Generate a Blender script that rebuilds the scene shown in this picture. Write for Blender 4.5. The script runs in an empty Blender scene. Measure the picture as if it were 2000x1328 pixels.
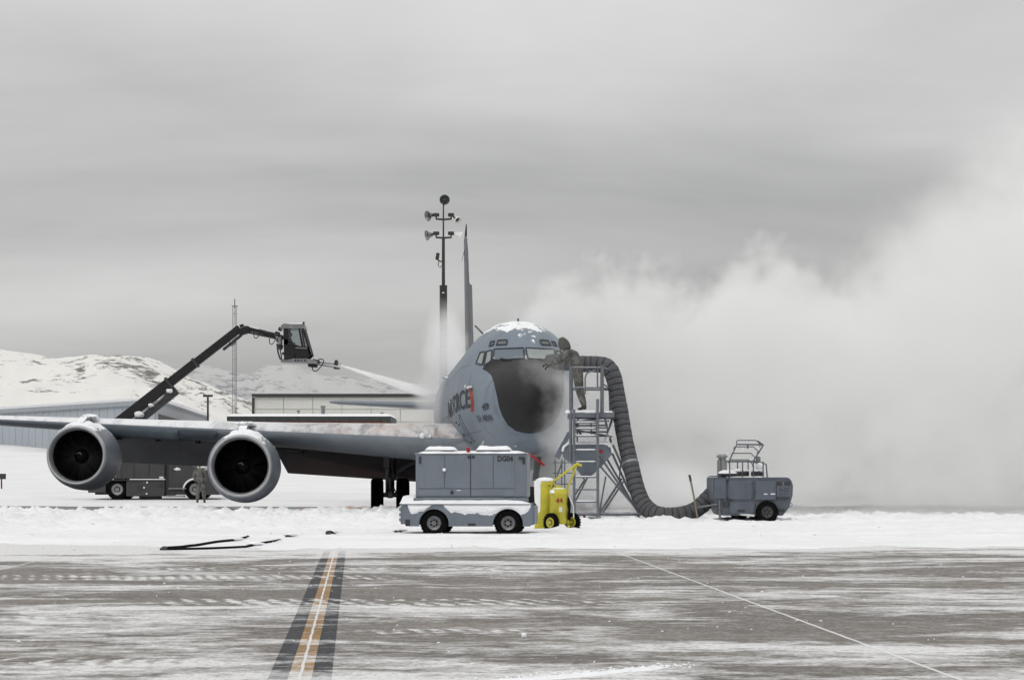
import bpy, bmesh, math, random, bisect
import numpy as np
from mathutils import Vector, Matrix, noise as mnoise
from mathutils.bvhtree import BVHTree

# ------------------------------------------------------------------ camera, sky, sun, exposure
R = math.radians
sc = bpy.context.scene
COL = sc.collection
FPX, HORIZ, CAMZ = 4200.0, 943.0, 1.05
cam = bpy.data.cameras.new('camera')
cam.sensor_width = 36.0
cam.lens = 36.0 * FPX / 2000.0
cam.shift_y = (HORIZ - 664.0) / 2000.0
cam.clip_start, cam.clip_end = 0.1, 30000
camo = bpy.data.objects.new('camera', cam)
COL.objects.link(camo)
camo.location = (0, 0, CAMZ)
camo.rotation_euler = (R(90), 0, 0)
sc.camera = camo

vs = sc.view_settings
vs.view_transform = 'Standard'; vs.look = 'None'; vs.gamma = 1; vs.exposure = 0.0
vs.use_curve_mapping = False
cy = sc.cycles
cy.use_denoising = True
cy.max_bounces = 10; cy.diffuse_bounces = 3; cy.glossy_bounces = 2; cy.transmission_bounces = 4
cy.volume_bounces = 8; cy.transparent_max_bounces = 8
cy.caustics_reflective = False; cy.caustics_refractive = False
cy.use_adaptive_sampling = True; cy.adaptive_threshold = 0.03; cy.adaptive_min_samples = 16
sc.render.film_transparent = False

SUN_EL, SUN_AZ = 38.0, 205.0          # behind cloud, over the photographer's shoulder
w = bpy.data.worlds.new('World'); sc.world = w; w.use_nodes = True
nt = w.node_tree; nt.nodes.clear()
def N(nt, t, **kw):
    n = nt.nodes.new(t)
    for k, v in kw.items():
        if k == 'ins':
            for i, val in v.items():
                s = n.inputs[i]
                if hasattr(val, 'is_output') or isinstance(val, bpy.types.NodeSocket): nt.links.new(val, s)
                else: s.default_value = val
        else: setattr(n, k, v)
    return n
def math_n(nt, op, a, b=None, c=None, clamp=False):
    n = nt.nodes.new('ShaderNodeMath'); n.operation = op; n.use_clamp = clamp
    for i, v in enumerate((a, b, c)):
        if v is None: continue
        if isinstance(v, bpy.types.NodeSocket): nt.links.new(v, n.inputs[i])
        else: n.inputs[i].default_value = v
    return n.outputs[0]
def ramp_n(nt, fac, a, b, lo=0.0, hi=1.0, smooth=True):
    n = nt.nodes.new('ShaderNodeMapRange'); n.interpolation_type = 'SMOOTHSTEP' if smooth else 'LINEAR'
    nt.links.new(fac, n.inputs['Value'])
    n.inputs['From Min'].default_value = a; n.inputs['From Max'].default_value = b
    n.inputs['To Min'].default_value = lo; n.inputs['To Max'].default_value = hi
    return n.outputs[0]
def mix_n(nt, fac, a, b):
    n = nt.nodes.new('ShaderNodeMix'); n.data_type = 'RGBA'
    for s, v in ((n.inputs[0], fac), (n.inputs[6], a), (n.inputs[7], b)):
        if isinstance(v, bpy.types.NodeSocket): nt.links.new(v, s)
        elif isinstance(v, (int, float)): s.default_value = v
        else: s.default_value = (*v, 1) if len(v) == 3 else v
    return n.outputs[2]
def noise_n(nt, vec, scale, detail=4, rough=0.55, dist=0.0, w=None):
    n = nt.nodes.new('ShaderNodeTexNoise')
    n.inputs['Scale'].default_value = scale; n.inputs['Detail'].default_value = detail
    n.inputs['Roughness'].default_value = rough; n.inputs['Distortion'].default_value = dist
    if vec is not None: nt.links.new(vec, n.inputs['Vector'])
    return n.outputs['Fac']
def scale_n(nt, vec, s, off=(0, 0, 0)):
    n = nt.nodes.new('ShaderNodeMapping')
    nt.links.new(vec, n.inputs['Vector']); n.inputs['Scale'].default_value = s; n.inputs['Location'].default_value = off
    return n.outputs[0]

# overcast sky: a thin share of clear Nishita sky behind an even cloud deck (bright zenith, CIE overcast)
out = N(nt, 'ShaderNodeOutputWorld'); bg = N(nt, 'ShaderNodeBackground')
sky = N(nt, 'ShaderNodeTexSky'); sky.sky_type = 'NISHITA'; sky.sun_disc = False
sky.sun_elevation = R(SUN_EL); sky.sun_rotation = R(SUN_AZ)
tc = N(nt, 'ShaderNodeTexCoord')
nrm = N(nt, 'ShaderNodeVectorMath', operation='NORMALIZE'); nt.links.new(tc.outputs['Generated'], nrm.inputs[0])
sep = N(nt, 'ShaderNodeSeparateXYZ'); nt.links.new(nrm.outputs[0], sep.inputs[0])
z = math_n(nt, 'MAXIMUM', sep.outputs[2], 0.0)
cie = math_n(nt, 'MULTIPLY_ADD', z, 2.0, 1.0)
den = math_n(nt, 'ADD', z, 0.11)
pu = math_n(nt, 'DIVIDE', sep.outputs[0], den); pv = math_n(nt, 'DIVIDE', sep.outputs[1], den)
cmb = N(nt, 'ShaderNodeCombineXYZ'); nt.links.new(pu, cmb.inputs[0]); nt.links.new(pv, cmb.inputs[1])
n1 = noise_n(nt, scale_n(nt, cmb.outputs[0], (0.55, 0.62, 1), (20.2, 21.1, 0)), 1.0, 6, 0.46, 0.4)
n2 = noise_n(nt, scale_n(nt, cmb.outputs[0], (1.3, 2.0, 1), (7.7, 2.0, 0)), 1.0, 6, 0.55, 0.5)
cl = math_n(nt, 'ADD', math_n(nt, 'MULTIPLY', n1, 1.05), math_n(nt, 'MULTIPLY', n2, 0.20))
cl = ramp_n(nt, cl, 0.38, 0.88, 0.68, 1.22, smooth=False)
lum = math_n(nt, 'MULTIPLY', math_n(nt, 'MULTIPLY', cie, cl), 0.465)
cc = N(nt, 'ShaderNodeVectorMath', operation='SCALE'); cc.inputs[0].default_value = (1.005, 1.0, 0.985); nt.links.new(lum, cc.inputs['Scale'])
skys = N(nt, 'ShaderNodeVectorMath', operation='SCALE'); nt.links.new(sky.outputs[0], skys.inputs[0]); skys.inputs['Scale'].default_value = 0.08
mx = mix_n(nt, 0.95, skys.outputs[0], cc.outputs[0])
nt.links.new(mx, bg.inputs[0]); bg.inputs[1].default_value = 1.0
nt.links.new(bg.outputs[0], out.inputs[0])

sl = bpy.data.lights.new('sun', 'SUN'); sl.energy = 0.6; sl.angle = R(25); sl.color = (1.0, 0.97, 0.93)
so = bpy.data.objects.new('sun', sl); COL.objects.link(so)
_az = R(SUN_AZ)
_d = Vector((math.sin(_az) * math.cos(R(SUN_EL)), math.cos(_az) * math.cos(R(SUN_EL)), math.sin(R(SUN_EL))))
so.rotation_euler = _d.to_track_quat('Z', 'Y').to_euler(); so.location = (0, -20, 40)

# ------------------------------------------------------------------ helpers
random.seed(7)
def P(px, py, Y):
    return Vector(((px - 1000) / FPX * Y, Y, CAMZ + (HORIZ - py) / FPX * Y))
def ss(a, b, x):
    t = np.clip((np.asarray(x, float) - a) / (b - a), 0, 1); return t * t * (3 - 2 * t)
def pchip(pts):
    xs = np.array([p[0] for p in pts], float); ys = np.array([p[1] for p in pts], float)
    h = np.diff(xs); d = np.diff(ys) / h; m = np.zeros_like(xs)
    m[0], m[-1] = d[0], d[-1]
    for i in range(1, len(xs) - 1):
        if d[i - 1] * d[i] > 0:
            w1, w2 = 2 * h[i] + h[i - 1], h[i] + 2 * h[i - 1]
            m[i] = (w1 + w2) / (w1 / d[i - 1] + w2 / d[i])
    xs, ys, h, m = [list(map(float, q)) for q in (xs, ys, h, m)]; nh = len(h) - 1
    def f(x):
        i = min(max(bisect.bisect_left(xs, x) - 1, 0), nh)
        t = min(max((x - xs[i]) / h[i], 0), 1); t2, t3 = t * t, t * t * t
        return float((2*t3-3*t2+1)*ys[i] + (t3-2*t2+t)*h[i]*m[i] + (-2*t3+3*t2)*ys[i+1] + (t3-t2)*h[i]*m[i+1])
    return f
_rng = np.random.RandomState(3); _PERM = _rng.rand(256, 256)
def vnoise(x, y):
    xi = np.floor(x).astype(int); yi = np.floor(y).astype(int); fx = x - xi; fy = y - yi
    fx = fx * fx * fx * (fx * (fx * 6 - 15) + 10); fy = fy * fy * fy * (fy * (fy * 6 - 15) + 10)
    g = lambda a, b: _PERM[a & 255, b & 255]
    return (g(xi, yi) * (1 - fx) + g(xi + 1, yi) * fx) * (1 - fy) + (g(xi, yi + 1) * (1 - fx) + g(xi + 1, yi + 1) * fx) * fy
def fbm(x, y, o=5, r=0.5):
    s = 0; a = 1; t = 0
    for i in range(o):
        s = s + a * vnoise(x * 2 ** i + 17.3 * i, y * 2 ** i + 9.1 * i); t += a; a *= r
    return s / t

class B:
    def __init__(self): self.bm = bmesh.new()
    def _add(self, verts, M): bmesh.ops.transform(self.bm, matrix=M, verts=verts)
    def box(self, c, s, rot=None, ch=0.0, seg=2):
        r = bmesh.ops.create_cube(self.bm, size=1.0); vs_ = r['verts']
        bmesh.ops.transform(self.bm, matrix=Matrix.Diagonal((*s, 1)), verts=vs_)
        if ch > 0:
            es = list({e for v in vs_ for e in v.link_edges})
            rr = bmesh.ops.bevel(self.bm, geom=es, offset=ch, segments=seg, affect='EDGES', profile=0.5)
            vs_ = list({v for f in rr['faces'] for v in f.verts} | {v for v in vs_ if v.is_valid})
            # every vertex of the island
            seen = set(vs_); stack = list(vs_)
            while stack:
                v = stack.pop()
                for e in v.link_edges:
                    o = e.other_vert(v)
                    if o not in seen: seen.add(o); stack.append(o)
            vs_ = list(seen)
        M = Matrix.Translation(c) @ (rot.to_4x4() if rot is not None else Matrix.Identity(4))
        self._add(vs_, M); return self
    def tube(self, pts, r, n=8, closed=False, cap=True):
        pts = [Vector(p) for p in pts]; m = len(pts)
        rs = r if isinstance(r, (list, tuple)) else [r] * m
        rings = []; up = None
        for i in range(m):
            if closed: t = pts[(i + 1) % m] - pts[i - 1]
            else: t = pts[min(i + 1, m - 1)] - pts[max(i - 1, 0)]
            t.normalize()
            if up is None:
                up = Vector((0, 0, 1)) if abs(t.z) < 0.9 else Vector((0, 1, 0))
            u = t.cross(up); 
            if u.length < 1e-5: u = t.orthogonal()
            u.normalize(); v = u.cross(t).normalized(); up = v
            rings.append([self.bm.verts.new(pts[i] + (u * math.cos(a) + v * math.sin(a)) * rs[i]) for a in [2 * math.pi * k / n for k in range(n)]])
        for i in range(m if closed else m - 1):
            A, C = rings[i], rings[(i + 1) % m]
            for k in range(n):
                self.bm.faces.new((A[k], A[(k + 1) % n], C[(k + 1) % n], C[k]))
        if cap and not closed:
            self.bm.faces.new(rings[0][::-1]); self.bm.faces.new(rings[-1])
        return self
    def lathe(self, prof, o=(0, 0, 0), axis=(0, 0, 1), n=24, cap=True):
        q = Vector((0, 0, 1)).rotation_difference(Vector(axis)).to_matrix(); o = Vector(o); rings = []
        for r, h in prof:
            if r < 1e-5: rings.append([self.bm.verts.new(o + q @ Vector((0, 0, h)))])
            else: rings.append([self.bm.verts.new(o + q @ Vector((r * math.cos(2 * math.pi * k / n), r * math.sin(2 * math.pi * k / n), h))) for k in range(n)])
        for A, C in zip(rings, rings[1:]):
            for k in range(n):
                k2 = (k + 1) % n
                if len(A) == 1 and len(C) == 1: continue
                if len(A) == 1: self.bm.faces.new((A[0], C[k2], C[k]))
                elif len(C) == 1: self.bm.faces.new((A[k], A[k2], C[0]))
                else: self.bm.faces.new((A[k], A[k2], C[k2], C[k]))
        if cap:
            if len(rings[0]) > 1: self.bm.faces.new(rings[0][::-1])
            if len(rings[-1]) > 1: self.bm.faces.new(rings[-1])
        return self
    def prism(self, poly, ext):
        ext = Vector(ext); a = [self.bm.verts.new(Vector(p)) for p in poly]; b = [self.bm.verts.new(Vector(p) + ext) for p in poly]
        n = len(a)
        self.bm.faces.new(a[::-1]); self.bm.faces.new(b)
        for k in range(n): self.bm.faces.new((a[k], a[(k + 1) % n], b[(k + 1) % n], b[k]))
        return self
    def grid(self, f, nu, nv, closeu=False):
        g = [[self.bm.verts.new(Vector(f(i, j))) for j in range(nv)] for i in range(nu)]
        for i in range(nu if closeu else nu - 1):
            for j in range(nv - 1):
                self.bm.faces.new((g[i][j], g[(i + 1) % nu][j], g[(i + 1) % nu][j + 1], g[i][j + 1]))
        return g
    def blob(self, c, s, n=2, amp=0.15, f=3.0, seed=0):
        r = bmesh.ops.create_icosphere(self.bm, subdivisions=n, radius=1.0)
        for v in r['verts']:
            d = 1 + amp * mnoise.noise(v.co * f + Vector((seed * 3.7, 1.3 * seed, 0)))
            v.co = Vector((v.co.x * s[0] * d, v.co.y * s[1] * d, v.co.z * s[2] * d)) + Vector(c)
        return self
    def solid(self, th):
        r = bmesh.ops.solidify(self.bm, geom=list(self.bm.faces), thickness=th); return self
    def build(self, name, mat, parent=None, smooth=35, world=False, fixn=True):
        if fixn: bmesh.ops.recalc_face_normals(self.bm, faces=list(self.bm.faces))
        if world and parent is not None: self.bm.transform(mw(parent).inverted())
        me = bpy.data.meshes.new(name); self.bm.to_mesh(me); self.bm.free()
        return link(name, me, mat, parent, smooth)
def link(name, me, mat, parent=None, smooth=35):
    if mat is not None and len(me.materials) == 0: me.materials.append(mat)
    if smooth:
        me.polygons.foreach_set('use_smooth', [True] * len(me.polygons))
        if smooth < 180: me.set_sharp_from_angle(angle=R(smooth))
    o = bpy.data.objects.new(name, me); COL.objects.link(o)
    if parent is not None: o.parent = parent
    return o
def mw(o):
    m = o.matrix_basis.copy()
    return mw(o.parent) @ m if o.parent else m
def tag(o, label=None, cat=None, group=None, kind=None):
    for k, v in (('label', label), ('category', cat), ('group', group), ('kind', kind)):
        if v: o[k] = v
    return o
def thing(name, label, cat, loc=(0, 0, 0), rz=0.0, group=None):
    o = bpy.data.objects.new(name, None); COL.objects.link(o); o.empty_display_size = 0.3
    o.location = loc; o.rotation_euler = (0, 0, rz)
    return tag(o, label, cat, group)
def struct(o): o['kind'] = 'structure'; return o
def dup(o, parent, loc=None):
    c = o.copy(); COL.objects.link(c); c.parent = parent
    if loc is not None: c.location = loc
    return c
def Rz(a): return Matrix.Rotation(a, 3, 'Z')
def Rx(a): return Matrix.Rotation(a, 3, 'X')
def Ry(a): return Matrix.Rotation(a, 3, 'Y')
def bar(b, p, q, r=0.03, n=6): return b.tube([p, q], r, n)
def beam(b, p, q, wx, wz, ch=0.0):
    p, q = Vector(p), Vector(q); d = q - p
    rot = d.to_track_quat('Y', 'Z').to_matrix()
    return b.box((p + q) / 2, (wx, d.length, wz), rot, ch)
def text_mesh(body, size, bold=0.0):
    cu = bpy.data.curves.new('lettering', 'FONT'); cu.body = body; cu.size = size; cu.resolution_u = 3; cu.offset = bold * size
    o = bpy.data.objects.new('lettering', cu); COL.objects.link(o)
    dg = bpy.context.evaluated_depsgraph_get(); dg.update()
    me = bpy.data.meshes.new_from_object(o.evaluated_get(dg)); me.name = 'lettering'
    bpy.data.objects.remove(o); bpy.data.curves.remove(cu); me.materials.clear()
    return me
def letters(name, body, size, mat, parent, origin, xdir=(1, 0, 0), ydir=(0, 0, 1), squeeze=1.0, bold=0.0):
    me = text_mesh(body, size, bold); X = Vector(xdir).normalized(); Yv = Vector(ydir).normalized(); o = Vector(origin)
    for v in me.vertices: v.co = o + X * v.co.x * squeeze + Yv * v.co.y
    return link(name, me, mat, parent, 0)

# ------------------------------------------------------------------ materials
def new_mat(name):
    m = bpy.data.materials.new(name); m.use_nodes = True; nt = m.node_tree; nt.nodes.clear()
    o = N(nt, 'ShaderNodeOutputMaterial'); p = N(nt, 'ShaderNodeBsdfPrincipled'); nt.links.new(p.outputs[0], o.inputs[0])
    return m, nt, p
def pos_n(nt, obj=True):
    if obj: return N(nt, 'ShaderNodeTexCoord').outputs['Object']
    return N(nt, 'ShaderNodeNewGeometry').outputs['Position']
SNOWC = (0.84, 0.85, 0.87)
def M(name, col, rough=0.6, metal=0.0, var=0.12, scale=2.5, bump=0.0, bscale=20, snow=None, stretch=(1, 1, 1), spec=0.5, dirt=0.0):
    m, nt, p = new_mat(name); pos = pos_n(nt)
    n = noise_n(nt, scale_n(nt, pos, stretch), scale, 6, 0.6)
    lo = tuple(c * (1 - var) for c in col); hi = tuple(min(1, c * (1 + var)) for c in col)
    c = mix_n(nt, ramp_n(nt, n, 0.3, 0.7), lo, hi)
    if dirt:
        d = ramp_n(nt, noise_n(nt, scale_n(nt, pos, (1.3, 1.3, .35), (4, 2, 1)), scale * 2.2, 8, 0.65), 0.52, 0.72)
        c = mix_n(nt, math_n(nt, 'MULTIPLY', d, dirt), c, tuple(x * 0.55 for x in col))
    r = ramp_n(nt, n, 0.2, 0.8, max(0, rough - 0.08), min(1, rough + 0.08))
    if snow:
        # snow lying on faces that look up: (threshold, softness, patchiness, noise scale)
        th, so_, pat, sc_ = snow[:4]; stx = snow[4] if len(snow) > 4 else (1, 1, 1)
        g = N(nt, 'ShaderNodeNewGeometry'); s = N(nt, 'ShaderNodeSeparateXYZ'); nt.links.new(g.outputs['Normal'], s.inputs[0])
        k = noise_n(nt, scale_n(nt, pos, stx, (9, 3, 5)), sc_, 7, 0.62, 0.3)
        k = math_n(nt, 'MULTIPLY_ADD', math_n(nt, 'SUBTRACT', k, 0.5), pat, s.outputs[2])
        f = ramp_n(nt, k, th - so_, th + so_)
        c = mix_n(nt, f, c, SNOWC); r = math_n(nt, 'ADD', math_n(nt, 'MULTIPLY', f, 0.3), r, clamp=True)
    nt.links.new(c, p.inputs['Base Color']); nt.links.new(r, p.inputs['Roughness'])
    p.inputs['Metallic'].default_value = metal; p.inputs['Specular IOR Level'].default_value = spec
    if bump:
        bn = N(nt, 'ShaderNodeBump'); bn.inputs['Strength'].default_value = bump; bn.inputs['Distance'].default_value = 0.02
        nt.links.new(noise_n(nt, pos, bscale, 5, 0.6), bn.inputs['Height']); nt.links.new(bn.outputs[0], p.inputs['Normal'])
    return m
def srgb(r, g, b):
    f = lambda c: (c / 255 / 12.92) if c <= 10 else ((c / 255 + 0.055) / 1.055) ** 2.4
    return (f(r), f(g), f(b))
mt = {}
mt['paint'] = M('aircraft_grey_paint', (0.158, 0.195, 0.238), 0.5, var=0.07, scale=0.6, snow=(0.93, 0.03, 0.85, 3.0, (1.6, .7, 1)), dirt=0.7)
mt['paint_clean'] = M('aircraft_grey_metal', (0.155, 0.180, 0.212), 0.5, var=0.08, scale=1.2, dirt=0.3)
mt['paint_light'] = M('panel_blue_grey', (0.235, 0.280, 0.325), 0.45, var=0.07, scale=1.2, dirt=0.2)
mt['fin'] = M('fin_grey', (0.085, 0.095, 0.110), 0.5, var=0.1, scale=1.2, dirt=0.3)
mt['nacelle'] = M('nacelle_paint', (0.140, 0.155, 0.182), 0.45, var=0.08, scale=1.0, snow=(0.82, 0.10, 1.5, 3.2, (1, .30, 1)), dirt=0.3)
mt['lip'] = M('bare_metal_lip', (0.40, 0.41, 0.42), 0.42, metal=0.5, var=0.08, scale=2.0, dirt=0.3)
mt['black'] = M('radome_black', (0.013, 0.013, 0.014), 0.62, var=0.25, scale=1.5, spec=0.35)
mt['dark'] = M('dark_metal', (0.028, 0.029, 0.031), 0.5, var=0.3, scale=5)
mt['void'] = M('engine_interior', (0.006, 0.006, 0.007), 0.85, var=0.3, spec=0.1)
mt['blade'] = M('fan_blade_metal', (0.013, 0.013, 0.014), 0.6, metal=0.0, spec=0.2, var=0.2)
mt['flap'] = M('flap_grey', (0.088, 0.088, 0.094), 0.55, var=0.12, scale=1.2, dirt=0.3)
mt['flap_lit'] = M('flap_grey_lit', (0.25, 0.25, 0.265), 0.55, var=0.12, scale=1.2, dirt=0.3)  # same paint as the inboard flap, with its brighter lighting put into the colour
mt['rubber'] = M('tyre_rubber', (0.007, 0.007, 0.0075), 0.9, var=0.3, scale=6, spec=0.1)
mt['tread'] = M('tyre_tread', (0.0065, 0.0065, 0.007), 0.95, var=0.4, scale=14, spec=0.05, bump=0.5, bscale=40)
mt['steel'] = M('dull_steel', (0.17, 0.175, 0.18), 0.45, metal=0.7, var=0.2, scale=8)
mt['cartgrey'] = M('cart_grey_paint', (0.142, 0.166, 0.198), 0.5, var=0.07, scale=2, dirt=0.3, bump=0.03)
mt['cartdark'] = M('cart_seam_dark', (0.03, 0.032, 0.036), 0.6)
mt['heater'] = M('heater_blue_grey', (0.070, 0.082, 0.104), 0.5, var=0.12, scale=3, dirt=0.5)
mt['heaterlt'] = M('heater_panel', (0.085, 0.100, 0.126), 0.45, var=0.1, scale=3, dirt=0.3)
mt['snow'] = M('snow', SNOWC, 0.75, var=0.04, scale=3, bump=0.25, bscale=9, spec=0.2)
mt['yellow'] = M('yellow_paint', (0.52, 0.47, 0.035), 0.4, var=0.12, scale=4, dirt=0.25)
mt['yellowsnow'] = M('yellow_paint_frosted', (0.52, 0.47, 0.035), 0.45, var=0.12, scale=4)
mt['red'] = M('red_fabric', (0.55, 0.025, 0.018), 0.6, var=0.2, scale=8)
mt['redfade'] = M('faded_red_fabric', (0.46, 0.12, 0.09), 0.7, var=0.2, scale=8)
mt['redlamp'] = M('red_lamp', (0.30, 0.008, 0.012), 0.3, var=0.1)
mt['white'] = M('white_paint', (0.72, 0.72, 0.71), 0.5, var=0.05)
mt['ink'] = M('stencil_ink', (0.022, 0.024, 0.028), 0.7, var=0.2)
mt['inkgrey'] = M('stencil_grey', (0.040, 0.046, 0.055), 0.7, var=0.15, scale=9)
mt['inkred'] = M('stencil_red', (0.30, 0.05, 0.015), 0.7)
mt['duct'] = M('duct_fabric', (0.078, 0.080, 0.086), 0.85, var=0.12, scale=5, bump=0.25, bscale=14)
mt['ductrib'] = M('duct_rib', (0.022, 0.022, 0.024), 0.8)
mt['galv'] = M('stand_grey_paint', (0.108, 0.120, 0.138), 0.5, var=0.15, scale=5, snow=(0.85, 0.1, 0.9, 6.0))
mt['truck'] = M('truck_dark_grey', (0.040, 0.041, 0.041), 0.5, var=0.12, scale=2, dirt=0.4)
mt['boom'] = M('boom_black_grey', (0.014, 0.014, 0.016), 0.55, var=0.2, scale=3, spec=0.3, snow=(0.93, 0.05, 0.8, 3.0))
mt['boomlt'] = M('boom_inner_grey', (0.030, 0.030, 0.033), 0.5, var=0.2, scale=3)
mt['poledark'] = M('pole_brown_black', (0.026, 0.024, 0.021), 0.6, var=0.2)
mt['lampgrey'] = M('lamp_housing', (0.22, 0.225, 0.23), 0.4, metal=0.4, var=0.2)
mt['hangar'] = M('hangar_blue_grey', (0.36, 0.40, 0.44), 0.55, var=0.05, scale=0.2)
mt['hangartrim'] = M('hangar_trim', (0.30, 0.325, 0.35), 0.55, var=0.06)
mt['whitewall'] = M('white_hangar_panel', (0.62, 0.62, 0.59), 0.6, var=0.03, scale=0.3)
mt['trimdark'] = M('dark_green_trim', (0.030, 0.036, 0.036), 0.6)
mt['brick'] = M('red_brick_wall', (0.20, 0.075, 0.055), 0.8, var=0.25, scale=2)
mt['wood'] = M('pole_wood', (0.20, 0.165, 0.12), 0.6, var=0.2, scale=10)
mt['slush'] = M('pink_slush', (0.60, 0.42, 0.37), 0.6, var=0.15, scale=1.3, bump=0.4, bscale=6)
def glass(name, col, rough=0.06):
    m, nt, p = new_mat(name); p.inputs['Base Color'].default_value = (*col, 1); p.inputs['Roughness'].default_value = rough
    p.inputs['Specular IOR Level'].default_value = 0.9; return m
mt['glass'] = glass('cockpit_glass', (0.045, 0.055, 0.06))
mt['glass_reflect'] = glass('cockpit_glass_blue_reflection', (0.05, 0.08, 0.115))  # bluish reflection on the starboard windshield, put into the glass colour
mt['glasspale'] = glass('cockpit_glass_pale', (0.20, 0.23, 0.23))
def clear_glass(name, tint, opac):
    m, nt, p = new_mat(name); o = nt.nodes['Material Output']
    tr = N(nt, 'ShaderNodeBsdfTransparent'); tr.inputs[0].default_value = (*tint, 1)
    p.inputs['Base Color'].default_value = (0.3, 0.31, 0.32, 1); p.inputs['Roughness'].default_value = 0.1
    mxs = N(nt, 'ShaderNodeMixShader'); mxs.inputs[0].default_value = opac
    nt.links.new(tr.outputs[0], mxs.inputs[1]); nt.links.new(p.outputs[0], mxs.inputs[2]); nt.links.new(mxs.outputs[0], o.inputs[0]); return m
mt['cabglass'] = clear_glass('cab_glass', (0.85, 0.88, 0.88), 0.12)
def camo_mat():
    m, nt, p = new_mat('camouflage_cloth'); pos = pos_n(nt)
    a = noise_n(nt, pos, 7.0, 3, 0.6, 0.4); b = noise_n(nt, scale_n(nt, pos, (1, 1, 1), (5, 8, 2)), 11.0, 3, 0.6, 0.3)
    c = mix_n(nt, ramp_n(nt, a, 0.45, 0.52), (0.080, 0.081, 0.077), (0.165, 0.160, 0.147))
    c = mix_n(nt, ramp_n(nt, b, 0.55, 0.6), c, (0.118, 0.114, 0.106))
    nt.links.new(c, p.inputs['Base Color']); p.inputs['Roughness'].default_value = 0.9; p.inputs['Specular IOR Level'].default_value = 0.2
    bn = N(nt, 'ShaderNodeBump'); bn.inputs['Strength'].default_value = 0.5; bn.inputs['Distance'].default_value = 0.03
    nt.links.new(noise_n(nt, scale_n(nt, pos, (1.5, 1.5, 3)), 7, 3), bn.inputs['Height']); nt.links.new(bn.outputs[0], p.inputs['Normal'])
    return m
mt['camo'] = camo_mat()
mt['hood'] = M('olive_hood', (0.078, 0.077, 0.069), 0.9, var=0.2, scale=12)
mt['skin'] = M('skin', (0.36, 0.21, 0.15), 0.6, var=0.1)
mt['boot'] = M('boot_leather', (0.03, 0.028, 0.024), 0.7)
def wing_mat():
    m, nt, p = new_mat('wing_slush_on_grey'); pos = pos_n(nt)
    g = N(nt, 'ShaderNodeNewGeometry'); s = N(nt, 'ShaderNodeSeparateXYZ'); nt.links.new(g.outputs['Normal'], s.inputs[0])
    so_ = N(nt, 'ShaderNodeSeparateXYZ'); nt.links.new(pos, so_.inputs[0])
    rot = N(nt, 'ShaderNodeMapping'); rot.inputs['Rotation'].default_value = (0, 0, R(28)); rot.inputs['Scale'].default_value = (0.8, 0.28, 0.6); nt.links.new(pos, rot.inputs['Vector'])
    k = noise_n(nt, rot.outputs[0], 2.4, 9, 0.68, 0.5)
    k2 = noise_n(nt, scale_n(nt, pos, (1, 1, 1), (3, 1, 1)), 0.9, 5, 0.6)
    lat = math_n(nt, 'MULTIPLY', so_.outputs[0], -1.0)
    edge = math_n(nt, 'MULTIPLY_ADD', math_n(nt, 'SUBTRACT', k, 0.5), 0.10, s.outputs[2])
    up = ramp_n(nt, edge, 0.42, 0.50)
    bare = ramp_n(nt, math_n(nt, 'ADD', math_n(nt, 'MULTIPLY', k, 0.8), math_n(nt, 'MULTIPLY', k2, 0.35)), 0.42, 0.66)
    outb = ramp_n(nt, lat, 7.0, 11.5, 0.0, 0.62)
    inb = ramp_n(nt, lat, 8.5, 4.0)
    den = math_n(nt, 'ADD', math_n(nt, 'MULTIPLY', bare, 0.75), outb, clamp=True)
    snowc = mix_n(nt, math_n(nt, 'MULTIPLY', inb, ramp_n(nt, k2, 0.35, 0.65)), (0.74, 0.75, 0.77), (0.60, 0.50, 0.46))
    wet = mix_n(nt, inb, (0.30, 0.31, 0.33), (0.20, 0.185, 0.185))
    topc = mix_n(nt, den, wet, snowc)
    base = mix_n(nt, ramp_n(nt, k2, 0.3, 0.7), (0.150, 0.172, 0.200), (0.185, 0.21, 0.24))
    c = mix_n(nt, up, base, topc)
    nt.links.new(c, p.inputs['Base Color']); p.inputs['Roughness'].default_value = 0.5
    bn = N(nt, 'ShaderNodeBump'); bn.inputs['Strength'].default_value = 0.6; bn.inputs['Distance'].default_value = 0.04
    nt.links.new(math_n(nt, 'MULTIPLY', math_n(nt, 'MULTIPLY', k, up), den), bn.inputs['Height']); nt.links.new(bn.outputs[0], p.inputs['Normal'])
    return m
mt['wing'] = wing_mat()

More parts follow.
